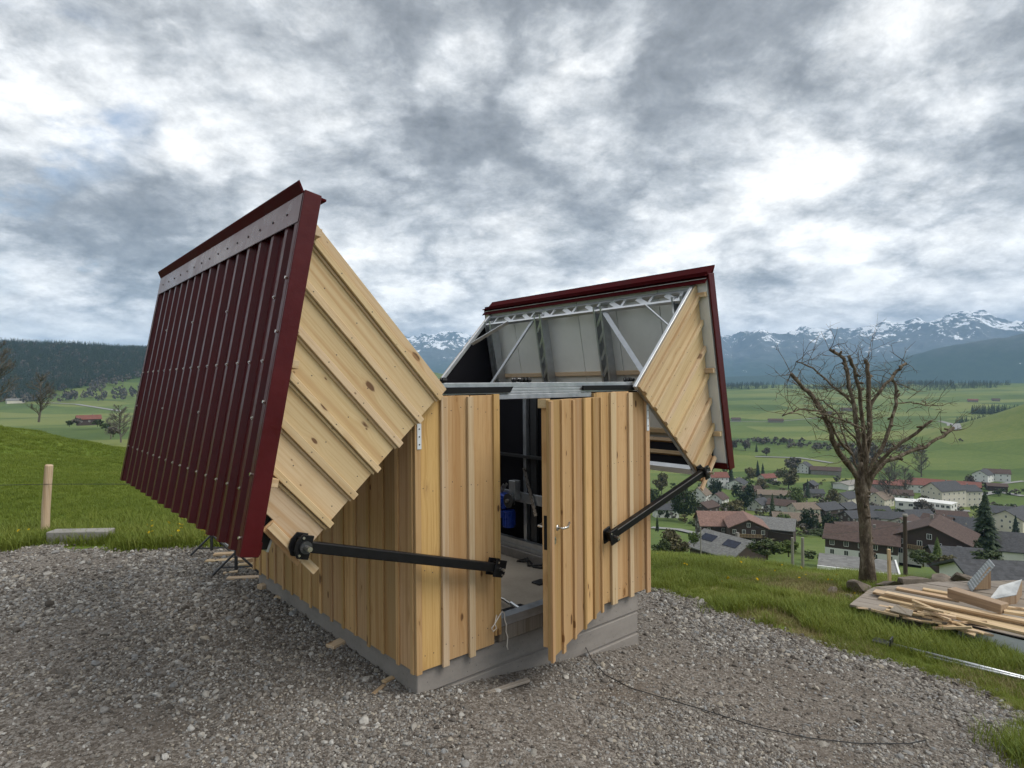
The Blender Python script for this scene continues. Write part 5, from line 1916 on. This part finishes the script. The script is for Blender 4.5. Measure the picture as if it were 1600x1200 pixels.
# public buildings in the valley
house(1422, 802, 14, 10, 7.2, 0, 4, WL_WHITE, WL_WHITE, 'white flat roofed building left of the dark shrub', 'building', 'building', wins=(3, 2), floors=2, flat=True, winsz=(2.2, 1.6))
house(1462, 801, 18, 10, 6.4, 0, -18, WL_WHITE, WL_WHITE, 'long white flat roofed wing with bands of windows', 'building', 'building', wins=(7, 2), floors=2, flat=True, winsz=(1.8, 1.6))
house(1474, 790, 20, 14, 10.5, 33, 52, WL_CREAM, RF_DARK, 'big cream schoolhouse with dark roof and rows of windows', 'building', 'building', wins=(5, 4), floors=3)
house(1508, 790, 13, 11, 10.0, 28, 40, WL_CREAM, RF_DARK, 'cream wing with flatter roof right of the schoolhouse', 'building', 'building', wins=(4, 3), floors=3)
house(1478, 766, 42, 16, 5.0, 18, -2, WL_GREYW, RF_RED, 'long hall with flat red roof behind the schoolhouse', 'building', 'building', wins=(8, 0), floors=1, chimney=False)
house(1424, 768, 20, 12, 6.0, 20, 8, WL_WHITE, RF_RED, 'white and red hall between the tree trunk and the long red hall', 'building', 'building', wins=(5, 2))
house(1382, 768, 24, 13, 6.0, 16, 3, WL_GREYW, RF_RED, 'grey workshop with red roof just right of the tree crotch', 'building', 'building', wins=(6, 0))
house(1330, 762, 30, 12, 4.0, 12, 62, WL_WHITE, WL_GREYW, 'pale low shed left of the tree crotch', 'building', 'building', wins=(0, 0), floors=1, chimney=False)
house(1536, 752, 12, 11, 6.0, 32, 70, WL_WHITE, RF_DARK, 'white farmhouse gable at the foot of the dark green hill', wins=(2, 2))
house(1557, 751, 17, 10, 6.5, 30, 8, WL_WHITE, RF_BROWN, 'white farm wing with brown roof at the foot of the dark hill', wins=(4, 2))
house(1557, 766, 12, 9, 3.6, 20, 10, WL_BROWN, RF_BROWN, 'small brown barn beside the road under the white farm', wins=(0, 0), floors=1, chimney=False)
# farms on the far slopes
for px, py, L, lab in ((1212, 660, 26, 'lone dark farm on the far fields left of the bare tree'), (1150, 658, 16, 'tiny farm roof on the far field just right of the open roof'), (1292, 648, 18, 'far farm half hidden by the bare tree branches'), (1520, 628, 20, 'reddish far farm on the right horizon fields'), (1556, 627, 15, 'small far farm at the right end of the horizon fields'), (1322, 642, 22, 'far barn seen between the upper branches')):
    house(px, py, L, 11, 4, 28, 8, WL_GREYW, RF_BROWN if px != 1520 else RF_RED, lab, wins=(0, 0), floors=1, chimney=False, group='farms on the far slopes')
house(138, 661, 15, 8, 3.2, 34, 6, WL_BROWN, RF_RED, 'small farmhouse with red roof in the valley left', wins=(3, 0), floors=1, group='farms on the far slopes', depth=470)
house(24, 630, 26, 12, 5, 30, 10, WL_CREAM, RF_GREY, 'far pale farm below the forest hill at the left edge', wins=(0, 0), floors=1, chimney=False, group='farms on the far slopes')
# flat shed roof just over the crest
fs = tag(empty('flat_shed', None, Matrix.Translation(pix_dir(1338, 880) * 38 + Vector((0, 0, CAMZ))) @ Matrix.Rotation(R(-28), 4, 'Z')), 'low shed with flat grey roof and white edge left of the stake', 'shed')
MB().box(-1.9, 1.9, -1.4, 1.4, -3, -.12).build('wall', WL_GREYW, fs)
MB().box(-2.1, 2.1, -1.6, 1.6, -.117, .0).build('roof', RF_GREY, fs)
MB().box(2.102, 2.2, -1.65, 1.65, -.16, .06).box(-2.1, 2.1, -1.7, -1.602, -.16, .04).build('roof_edge', M_FRAMEW, fs)

# utility pole and wire
up = pix_dir(1414, 806) * 44 + Vector((0, 0, CAMZ))
pz = gz(up.x, up.y)
UP = tag(empty('utility_pole', None, Matrix.Translation((up.x, up.y, pz))), 'dark wooden utility pole right of the bare tree', 'pole')
MB().tube([(0, 0, -.5), (0, 0, up.z - pz)], [.16, .13], 10).build('pole', WL_BROWN, UP)
MB().tube([(0, 0, up.z - pz), (0, 0, up.z - pz + .12)], [.2, .16], 10).build('cap', WL_GREYW, UP)
w0, w1 = up - Vector((0, 0, .6)), pix_dir(1180, 822) * 120 + Vector((0, 0, CAMZ))
tag(MB().tube([w0.lerp(w1, t_) - Vector((0, 0, 1.2 * 4 * t_ * (1 - t_))) for t_ in np.linspace(0, 1, 12)], .012, 4).build('overhead_wire', M_DSTEEL), 'thin overhead wire running left from the utility pole', 'wire')
fpx = pix_dir(1253, 842) * 60 + Vector((0, 0, CAMZ))
for k, (px, d_) in enumerate(((1254, 30), (1238, 30))):
    t_ = pix_dir(px, 840) * d_ + Vector((0, 0, CAMZ))
    tag(MB().tube([(0, 0, -.4), (0, 0, t_.z - gz(t_.x, t_.y))], .07, 8).build('garden_post', WL_GREYW, None, Matrix.Translation((t_.x, t_.y, gz(t_.x, t_.y)))), ('right' if k == 0 else 'left') + ' post of the small frame in the garden below the bank', 'post', 'garden posts')
tp = pix_dir(1095, 845) * 70 + Vector((0, 0, CAMZ))
tag(MB().tube([(0, 0, -.4), (0, 0, tp.z - gz(tp.x, tp.y) + 1.5)], .07, 8).build('lamp_post', WL_GREYW, None, Matrix.Translation((tp.x, tp.y, gz(tp.x, tp.y)))), 'thin grey pole before the solar roofed barn', 'post')

# parked van
vp = on_ground(1052, 806, 25)
VN = tag(empty('parked_van', None, Matrix.Translation(vp) @ Matrix.Rotation(R(-15), 4, 'Z')), 'white van parked on the lane left of the round dark tree', 'van')
MB().prism([(-2.4, .5), (2.3, .5), (2.4, 1.2), (1.7, 1.4), (1.1, 2.2), (-2.3, 2.3), (-2.45, 1.8)], -.95, .95).build('body', WL_WHITE, VN, bevel=.05)
MB().prism([(.9, 1.45), (1.55, 1.45), (1.0, 2.1), (.2, 2.1)], -.965, .965).build('window', M_GLASS, VN)
for x_ in (-1.5, 1.5):
    for y_ in (-.85, .85):
        MB().tube([(x_, y_ - .1, .38), (x_, y_ + .1, .38)], .38, 14).build('wheel', M_RUBBER, VN)


# ---- roads
def ribbon(name, pts, width, mat=M_ASPH, dz=.06):
    P = [on_ground(*q, 20.0) if len(q) == 2 else Vector((q[0], q[1], 0)) for q in pts]
    Q = []
    for i in range(len(P) - 1):
        n = max(2, int((P[i + 1] - P[i]).length / 6))
        Q += [P[i].lerp(P[i + 1], k / n) for k in range(n)]
    Q.append(P[-1])
    v, f = [], []
    for i, c in enumerate(Q):
        d = (Q[min(i + 1, len(Q) - 1)] - Q[max(i - 1, 0)])
        d.z = 0
        d.normalize()
        n = Vector((-d.y, d.x, 0))
        for s in (-1, 1):
            q = c + n * s * width / 2
            v.append((q.x, q.y, max(gz(q.x, q.y), gz(c.x, c.y)) + dz))
        if i:
            f.append((2 * i - 2, 2 * i - 1, 2 * i + 1, 2 * i))
    tag(link(name, pydata(name, v, f), mat), kind='structure')


ribbon('lane', [(1018, 826), (1060, 829), (1100, 838)], 4.0, dz=.5)
ribbon('road', [(1600, 776), (1560, 769), (1530, 774), (1480, 797)], 7, dz=.5)
ribbon('road', [(1440, 812), (1480, 797), (1516, 800)], 6, dz=.5)
ribbon('road', [(1600, 752), (1560, 757), (1520, 752)], 4, dz=.4)
ribbon('road', [(1468, 658), (1484, 662), (1496, 672)], 9, dz=.4)
ribbon('road', [(1125, 659), (1200, 659), (1290, 652)], 6, dz=.6)
ribbon('road', [(1180, 714), (1250, 716), (1300, 724)], 6, dz=.6)
ribbon('road', [(60, 629), (120, 632), (190, 643)], 9, dz=.6)


# ---- vegetation
def conifer_mesh(seed, n=420, w=.21, slim=1.0):
    r = random.Random(seed)
    v, f = [], []
    lay_ = 26
    for k in range(n):
        t_ = (k + r.random()) / n
        h = .06 + .94 * t_ ** .95
        h = round(h * lay_) / lay_ + r.uniform(-.012, .012)
        rad = w * slim * (1.02 - h) ** .85 * r.uniform(.55, 1.15) + .006
        a = r.uniform(0, 6.28)
        c, s = math.cos(a), math.sin(a)
        wd = .030 + .05 * (1 - h)
        tip = (rad * c, rad * s, h - .05 * (1 - h) - .015)
        q = len(v)
        v += [(.15 * rad * c, .15 * rad * s, h + .012), (.7 * rad * c - s * wd * .5, .7 * rad * s + c * wd * .5, h - .02), tip, (.7 * rad * c + s * wd * .5, .7 * rad * s - c * wd * .5, h - .02), (.6 * rad * c, .6 * rad * s, h + .012)]
        f += [(q, q + 1, q + 4), (q + 1, q + 2, q + 4), (q + 2, q + 3, q + 4), (q + 3, q, q + 4)]
    return pydata('crown', v, f)


def crown_mesh(seed, n=900, flat=.85, clumps=26, leaf=.05):
    r = random.Random(seed)
    cl = []
    for _ in range(clumps):
        while True:
            p = Vector((r.uniform(-1, 1), r.uniform(-1, 1), r.uniform(-1, 1)))
            if .35 < p.length < 1:
                break
        cl.append((Vector((p.x * .40, p.y * .40, .58 + p.z * .38 * flat)), r.uniform(.09, .17)))
    v, f = [], []
    for k in range(n):
        c, cr = cl[r.randrange(clumps)]
        d = Vector((r.gauss(0, 1), r.gauss(0, 1), r.gauss(0, 1))).normalized()
        p = c + d * cr * r.uniform(.6, 1.05)
        nrm = (d + Vector((r.gauss(0, .5), r.gauss(0, .5), r.gauss(0, .5)))).normalized()
        t1 = nrm.orthogonal().normalized()
        t1.rotate(Matrix.Rotation(r.uniform(0, 6.28), 3, nrm))
        t2 = nrm.cross(t1)
        s = leaf * r.uniform(.6, 1.3)
        q = len(v)
        v += [p - t1 * s, p - t2 * s * .6, p + t1 * s, p + t2 * s * .6]
        f.append((q, q + 1, q + 2, q + 3))
    return pydata('crown', v, f)


def trunk_mesh(seed, top=.55):
    r = random.Random(seed)
    mb = MB().tube([(0, 0, -.05), (.005, 0, .2), (-.006, .01, top)], [.03, .024, .014], 7)
    for _ in range(7):
        a = r.uniform(0, 6.28)
        z_ = r.uniform(.18, top)
        mb.tube([(0, 0, z_), (.16 * math.cos(a), .16 * math.sin(a), z_ + .16), (.3 * math.cos(a), .3 * math.sin(a), z_ + .32)], [.012, .007, .003], 5)
    return pydata('trunk', mb.v, mb.f, True)


CON = [conifer_mesh(s, 520) for s in range(3)]
CONT = pydata('trunk', *(lambda m: (m.v, m.f))(MB().tube([(0, 0, -.05), (0, 0, .5), (0, 0, .9)], [.02, .013, .004], 7)))
DEC = [crown_mesh(s + 50, 1500) for s in range(4)]
RND = [crown_mesh(s + 70, 1700, .95, 44, .042) for s in range(2)]
TRK = [trunk_mesh(s) for s in range(3)]


def twiggy_mesh(seed):
    r = random.Random(seed)
    mb = MB()

    def grow(p, d, L, rad, lv_):
        q = p + d * L
        mb.tube([p, p.lerp(q, .5) + Vector((r.gauss(0, .01), r.gauss(0, .01), 0)), q], [rad, rad * .8, rad * .6], 4, False)
        if lv_:
            for _ in range(3 if lv_ > 1 else 4):
                grow(p.lerp(q, r.uniform(.5, 1)), (d + Vector((r.gauss(0, .42), r.gauss(0, .42), r.gauss(.28, .3)))).normalized(), L * r.uniform(.55, .8), rad * .55, lv_ - 1)
    p = Vector((0, 0, -.03))
    for k in range(8):
        q = p + Vector((r.gauss(0, .012), r.gauss(0, .012), .112))
        mb.tube([p, q], [.022 * (1 - k / 9.5), .022 * (1 - (k + 1) / 9.5)], 5, False)
        if k > 0:
            for _ in range(4):
                a = r.uniform(0, 6.28)
                grow(p.lerp(q, r.random()), Vector((math.cos(a) * .8, math.sin(a) * .8, r.uniform(.5, 1.0))).normalized(), .17 * (1.15 - abs(k - 3) / 7), .009, 3)
        p = q
    return pydata('branches', mb.v, mb.f)


TWG = [twiggy_mesh(s + 3) for s in range(2)]


def M_dup(me, mat):
    """mesh copy with its own material, shared per (mesh, material)"""
    k = (me.name, mat.name)
    if k not in M_dup.cache:
        c = me.copy()
        c.materials.clear()
        c.materials.append(mat)
        M_dup.cache[k] = c
    return M_dup.cache[k]


M_dup.cache = {}


def tree(kind, px, py, hpx, wf, mat, label, depth=None, group='trees in the village', name=None):
    if depth is None:
        p = on_ground(px, py, 25.0)
    else:
        p = ground_at_depth(px, depth)
        p.z = CAMZ + pix_dir(px, py).z * depth
    h = hpx / FPX * p.y
    i = random.randrange(9)
    rot = Matrix.Rotation(random.uniform(0, 6.28), 4, 'Z')
    nm = name or {'con': 'conifer', 'dec': 'tree', 'rnd': 'tree', 'twg': 'leafless_tree'}[kind]
    T = tag(empty(nm, None, Matrix.Translation(p - Vector((0, 0, .03 * h))) @ rot @ Matrix.Diagonal((h * wf, h * wf, h, 1))), label, 'tree', group)
    if kind == 'con':
        link('crown', M_dup(CON[i % 3], mat), None, T)
        link('trunk', M_dup(CONT, M_BARK), None, T)
    elif kind == 'twg':
        link('branches', M_dup(TWG[i % 2], mat), None, T)
    else:
        link('crown', M_dup((DEC if kind == 'dec' else RND)[i % (4 if kind == 'dec' else 2)], mat), None, T)
        link('trunk', M_dup(TRK[i % 3], M_BARK), None, T)
    return T


tree('con', 1537, 878, 112, 1.25, M_SPRUCE, 'tall dark spruce towering over the village at the right', depth=150)
tree('con', 1587, 846, 42, 1.0, M_SPRUCE, 'small dark spruce before the cream apartment house')
tree('con', 1462, 872, 34, 1.3, M_SPRLEAF, 'young yellowish green conifer before the big gabled chalet', depth=120)
tree('rnd', 1070, 815, 58, .85, M_DKLEAF, 'dense dark tree on the lane right of the shed corner')
tree('con', 1142, 762, 40, 1.0, M_SPRUCE, 'pointed dark spruce beside the tall white red roofed house')
tree('con', 1184, 745, 26, 1.0, M_SPRUCE, 'left one of the twin dark spruces near the red roof')
tree('con', 1192, 746, 23, 1.0, M_SPRUCE, 'right one of the twin dark spruces near the red roof')
tree('rnd', 1163, 800, 48, .85, M_SPRUCE, 'big dark evergreen in the middle of the gardens')
tree('rnd', 1118, 782, 36, .7, M_SPRUCE, 'dark evergreen right of the steep tan roof')
tree('con', 1207, 808, 38, .9, M_DKLEAF, 'slim green conifer left of the round green trees')
tree('rnd', 1232, 764, 36, 1.05, M_BROWNLEAF, 'large round brownish green tree in the gardens')
tree('rnd', 1245, 792, 32, 1.05, M_SPRLEAF, 'round fresh green tree below the large brownish one')
tree('dec', 1151, 806, 28, 1.2, M_BROWNLEAF, 'brownish budding bush before the chalets')
tree('dec', 1172, 752, 24, .9, M_BROWNLEAF, 'pale budding tree left of the twin spruces')
tree('dec', 1190, 768, 20, 1.2, M_BROWNLEAF, 'low budding tree below the red roofed house')
tree('con', 1262, 778, 30, .9, M_SPRUCE, 'dark spruce left of the small dark chalet')
tree('rnd', 1264, 836, 44, .72, M_SPRUCE, 'dark round evergreen before the long tan roof')
tree('rnd', 1299, 838, 38, .9, M_SPRUCE, 'second dark round evergreen left of the tree trunk')
tree('con', 1025, 830, 26, .7, M_SPRUCE, 'slim dark cypress in the garden near the shed corner', depth=150)
tree('dec', 1020, 800, 40, .9, M_DKLEAF, 'dark tree just beside the shed corner')
tree('dec', 1034, 772, 34, .8, M_BROWNLEAF, 'yellowish bush seen under the roof channel')
tree('dec', 1222, 826, 26, 1.0, M_SPRLEAF, 'yellow green bush right of the grey sheet roof')
tree('dec', 1378, 812, 18, 1.3, M_SPRLEAF, 'green bush right of the tree trunk by the low roof')
tree('dec', 1302, 790, 26, 1.0, M_BROWNLEAF, 'budding tree left of the cream house')
tree('rnd', 1522, 866, 22, 1.1, M_DKLEAF, 'round clipped bush left of the big spruce', depth=138)
tree('dec', 1538, 885, 26, 1.9, M_DKLEAF, 'broad dark hedge bush under the big spruce', depth=120)
tree('dec', 1440, 884, 26, 1.6, M_DKLEAF, 'dark shrub left of the yellowish conifer', depth=110)
tree('dec', 1480, 886, 20, 1.5, M_BROWNLEAF, 'brownish shrub right of the yellowish conifer', depth=100)
tree('rnd', 1443, 812, 34, 1.0, M_GREYTWIG, 'dark leafless purple shrub before the white flat building')
tree('dec', 1515, 768, 26, .8, M_GREYTWIG, 'grey budding tree right of the long red hall')
tree('dec', 1196, 872, 30, 2.0, M_DKLEAF, 'dark hedge right of the solar roofed barn', depth=95)
tree('dec', 1230, 868, 26, 1.6, M_SPRLEAF, 'lighter hedge bush beside the garden frame', depth=85)
tree('dec', 1050, 872, 44, 1.3, M_BROWNLEAF, 'large loose bush left of the solar roofed barn', depth=95)
tree('dec', 1032, 876, 34, 1.1, M_DKLEAF, 'dark green bush at the lane near the shed corner', depth=90)
tree('dec', 1082, 852, 22, 1.1, M_SPRLEAF, 'small green bush left of the pinkish tile roof', depth=125)
tree('dec', 1280, 838, 12, 3.2, M_DKLEAF, 'long low clipped hedge left of the tree trunk', depth=190)
tree('twg', 1392, 790, 62, 1.0, M_GREYTWIG, 'tall leafless tree behind the bare tree trunk')
tree('twg', 1412, 775, 50, 1.0, M_GREYTWIG, 'leafless tree before the red hall')
tree('twg', 1400, 760, 44, 1.2, M_GREYTWIG, 'thin leafless tree right of the tree crotch')
tree('twg', 1440, 745, 44, 1.2, M_GREYTWIG, 'leafless tree in the stream wood right of the bare tree')
tree('dec', 1240, 738, 26, 1.2, M_GREYTWIG, 'grey budding tree left of the lone white farmhouse')
tree('dec', 1165, 704, 18, .9, M_GREYTWIG, 'grey round tree in the far meadow')
tree('dec', 1146, 702, 16, 1.0, M_GREYTWIG, 'grey bushy tree left in the far meadow')
tree('dec', 1198, 712, 13, 1.2, M_GREYTWIG, 'low grey bush at the far brook')
tree('con', 1182, 706, 14, 1.0, M_DKLEAF, 'small conifer standing in the far meadow')
tree('twg', 60, 655, 76, 1.0, M_GREYTWIG, 'leafless tree standing alone beyond the left meadow', depth=100, group='trees beyond the left meadow')
tree('twg', 188, 688, 58, 1.1, M_GREYTWIG, 'leafless tree beside the red ribbed roof', depth=230, group='trees beyond the left meadow')
tree('twg', 172, 684, 36, 1.3, M_GREYTWIG, 'small leafless tree right of the red roofed farmhouse', depth=260, group='trees beyond the left meadow')
tree('twg', -8, 640, 110, 1.0, M_GREYTWIG, 'brown leafless tree cut by the left picture edge', depth=90, group='trees beyond the left meadow')
for k, (px, py, h) in enumerate(((108, 666, 10), (120, 664, 12), (152, 666, 12), (176, 682, 16), (164, 672, 12))):
    tree('dec', px, py, h, 1.4, M_GREYTWIG if k % 2 else M_DKLEAF, ['small dark bush left of the red roofed farmhouse', 'grey bush touching the red roofed farmhouse', 'dark bush right of the red roofed farmhouse', 'grey bush against the edge of the red roof', 'dark low bush between farmhouse and red roof'][k], depth=430 if k != 3 else 200, group='bushes round the left farmhouse')
# dark woods on the right slopes
for k, (px, py, h) in enumerate(((1122, 0, 0),)):
    pass

# forest masses
FOR = [proto('fir', M_dup(conifer_mesh(s + 20, 46, .24), M_SPRUCE), M_SPRUCE) for s in range(3)]
FORD = [proto('broadleaf', M_dup(crown_mesh(s + 120, 90, .9, 14, .13), M_GREYTWIG), M_GREYTWIG) for s in range(2)]


def forest(name, x, y, hmin, hmax, label, src=FOR, wf=1.0):
    n = len(x)
    h = rng.uniform(hmin, hmax, n)
    rot = np.stack([np.zeros(n), np.zeros(n), rng.uniform(0, 6.28, n)], 1)
    scatter(name, np.stack([x, y, ground_z(x, y) - .5], 1), rot, np.stack([h * wf, h * wf, h], 1), src, label, 'forest')


def polar(t0, t1, d0, d1, n):
    th = np.radians(rng.uniform(t0, t1, n))
    d = np.sqrt(rng.uniform(d0 ** 2, d1 ** 2, n))
    return np.sin(th) * d, np.cos(th) * d


x, y = polar(-50, -18, 1450, 2600, 30000)
k = fbm(x / 210, y / 210, 4, 201)
dd = np.hypot(x, y)
tt = np.degrees(np.arctan2(x, y))
keep = (k > .60 - .34 * sm(dd, 1480, 1750)) & ~((tt > -37) & (tt < -24) & (dd < 1560 + 35 * (tt + 37)) )
forest('forest', x[keep], y[keep], 16, 28, 'dark spruce forest covering the long hill at the left')
x, y = polar(-50, -18, 1400, 2500, 1100)
k = fbm(x / 210, y / 210, 4, 201)
dd = np.hypot(x, y)
keep = (k > .5 - .2 * sm(dd, 1480, 1750))
forest('broadleaf_trees', x[keep], y[keep], 14, 22, 'paler leafless trees mixed into the hill forest', FORD, .8)
# wooded strips on the right horizon
for nm, (t0, t1, d0, d1, n, th_), lab in (('forest_strip', (18.5, 40, 2350, 2950, 3800, .50), 'dark tree belt along the right horizon ridge'), ('forest_clump', (36.6, 39.4, 1500, 1560, 150, .0), 'dark block of spruces on the far right fields'), ('forest_clump', (35.6, 40.5, 1150, 1230, 240, .36), 'dark row of spruces below the far right block'), ('stream_wood', (29, 36.5, 640, 860, 230, .50), 'dark wooded brook behind the red halls')):
    x, y = polar(t0, t1, d0, d1, n)
    k = fbm(x / 160, y / 160, 3, 301)
    keep = k > th_
    forest(nm, x[keep], y[keep], 10, 20, lab, FOR if nm != 'stream_wood' else FORD, 1.0)
x, y = polar(17, 36, 790, 880, 150)
keep = fbm(x / 60, y / 60, 3, 305) > .50
forest('brook_hedge', x[keep], y[keep], 4, 9, 'grey brushwood along the brook across the far meadows', FORD, 1.3)
x, y = polar(13, 41, 150, 600, 620)
keep = (fbm(x / 45, y / 45, 3, 309) > .46)
MIX = [proto('bush', M_dup(crown_mesh(q + 170, 130, .85, 14, .11), m_), m_) for q, m_ in enumerate((M_DKLEAF, M_SPRLEAF, M_BROWNLEAF, M_GREYTWIG, M_DKLEAF))]
forest('garden_shrubs', x[keep], y[keep], 2.0, 6.5, 'shrubs scattered through the village gardens', MIX, 1.15)
# weeds and shrubs just over the crest
x, y = polar(14, 44, 40, 100, 160)
forest('slope_shrubs', x, y, .8, 1.8, 'low shrubs on the slope below the bank', [proto('shrub', M_dup(crown_mesh(s + 150, 160, .8, 12, .10), M_DKLEAF), M_DKLEAF) for s in range(2)], 1.5)

# ------------------------------------------------------------------ haze
hz = bpy.data.materials.new('air')
hz.use_nodes = True
hn = NT(hz.node_tree)
hz.node_tree.nodes.remove(hz.node_tree.nodes['Principled BSDF'])
pv = hn.node('ShaderNodeVolumePrincipled')
pv.inputs['Color'].default_value = (0.42, 0.66, 1.0, 1)
pv.inputs['Density'].default_value = 7.0e-5
pv.inputs['Anisotropy'].default_value = 0.0
hn.l.new(pv.outputs[0], hz.node_tree.nodes['Material Output'].inputs['Volume'])
tag(MB().box(-18500, 18500, -18500, 18500, -420, TOP + 15).build('haze', hz), 'pale blue air between the camera and the mountains', 'haze', kind='stuff')
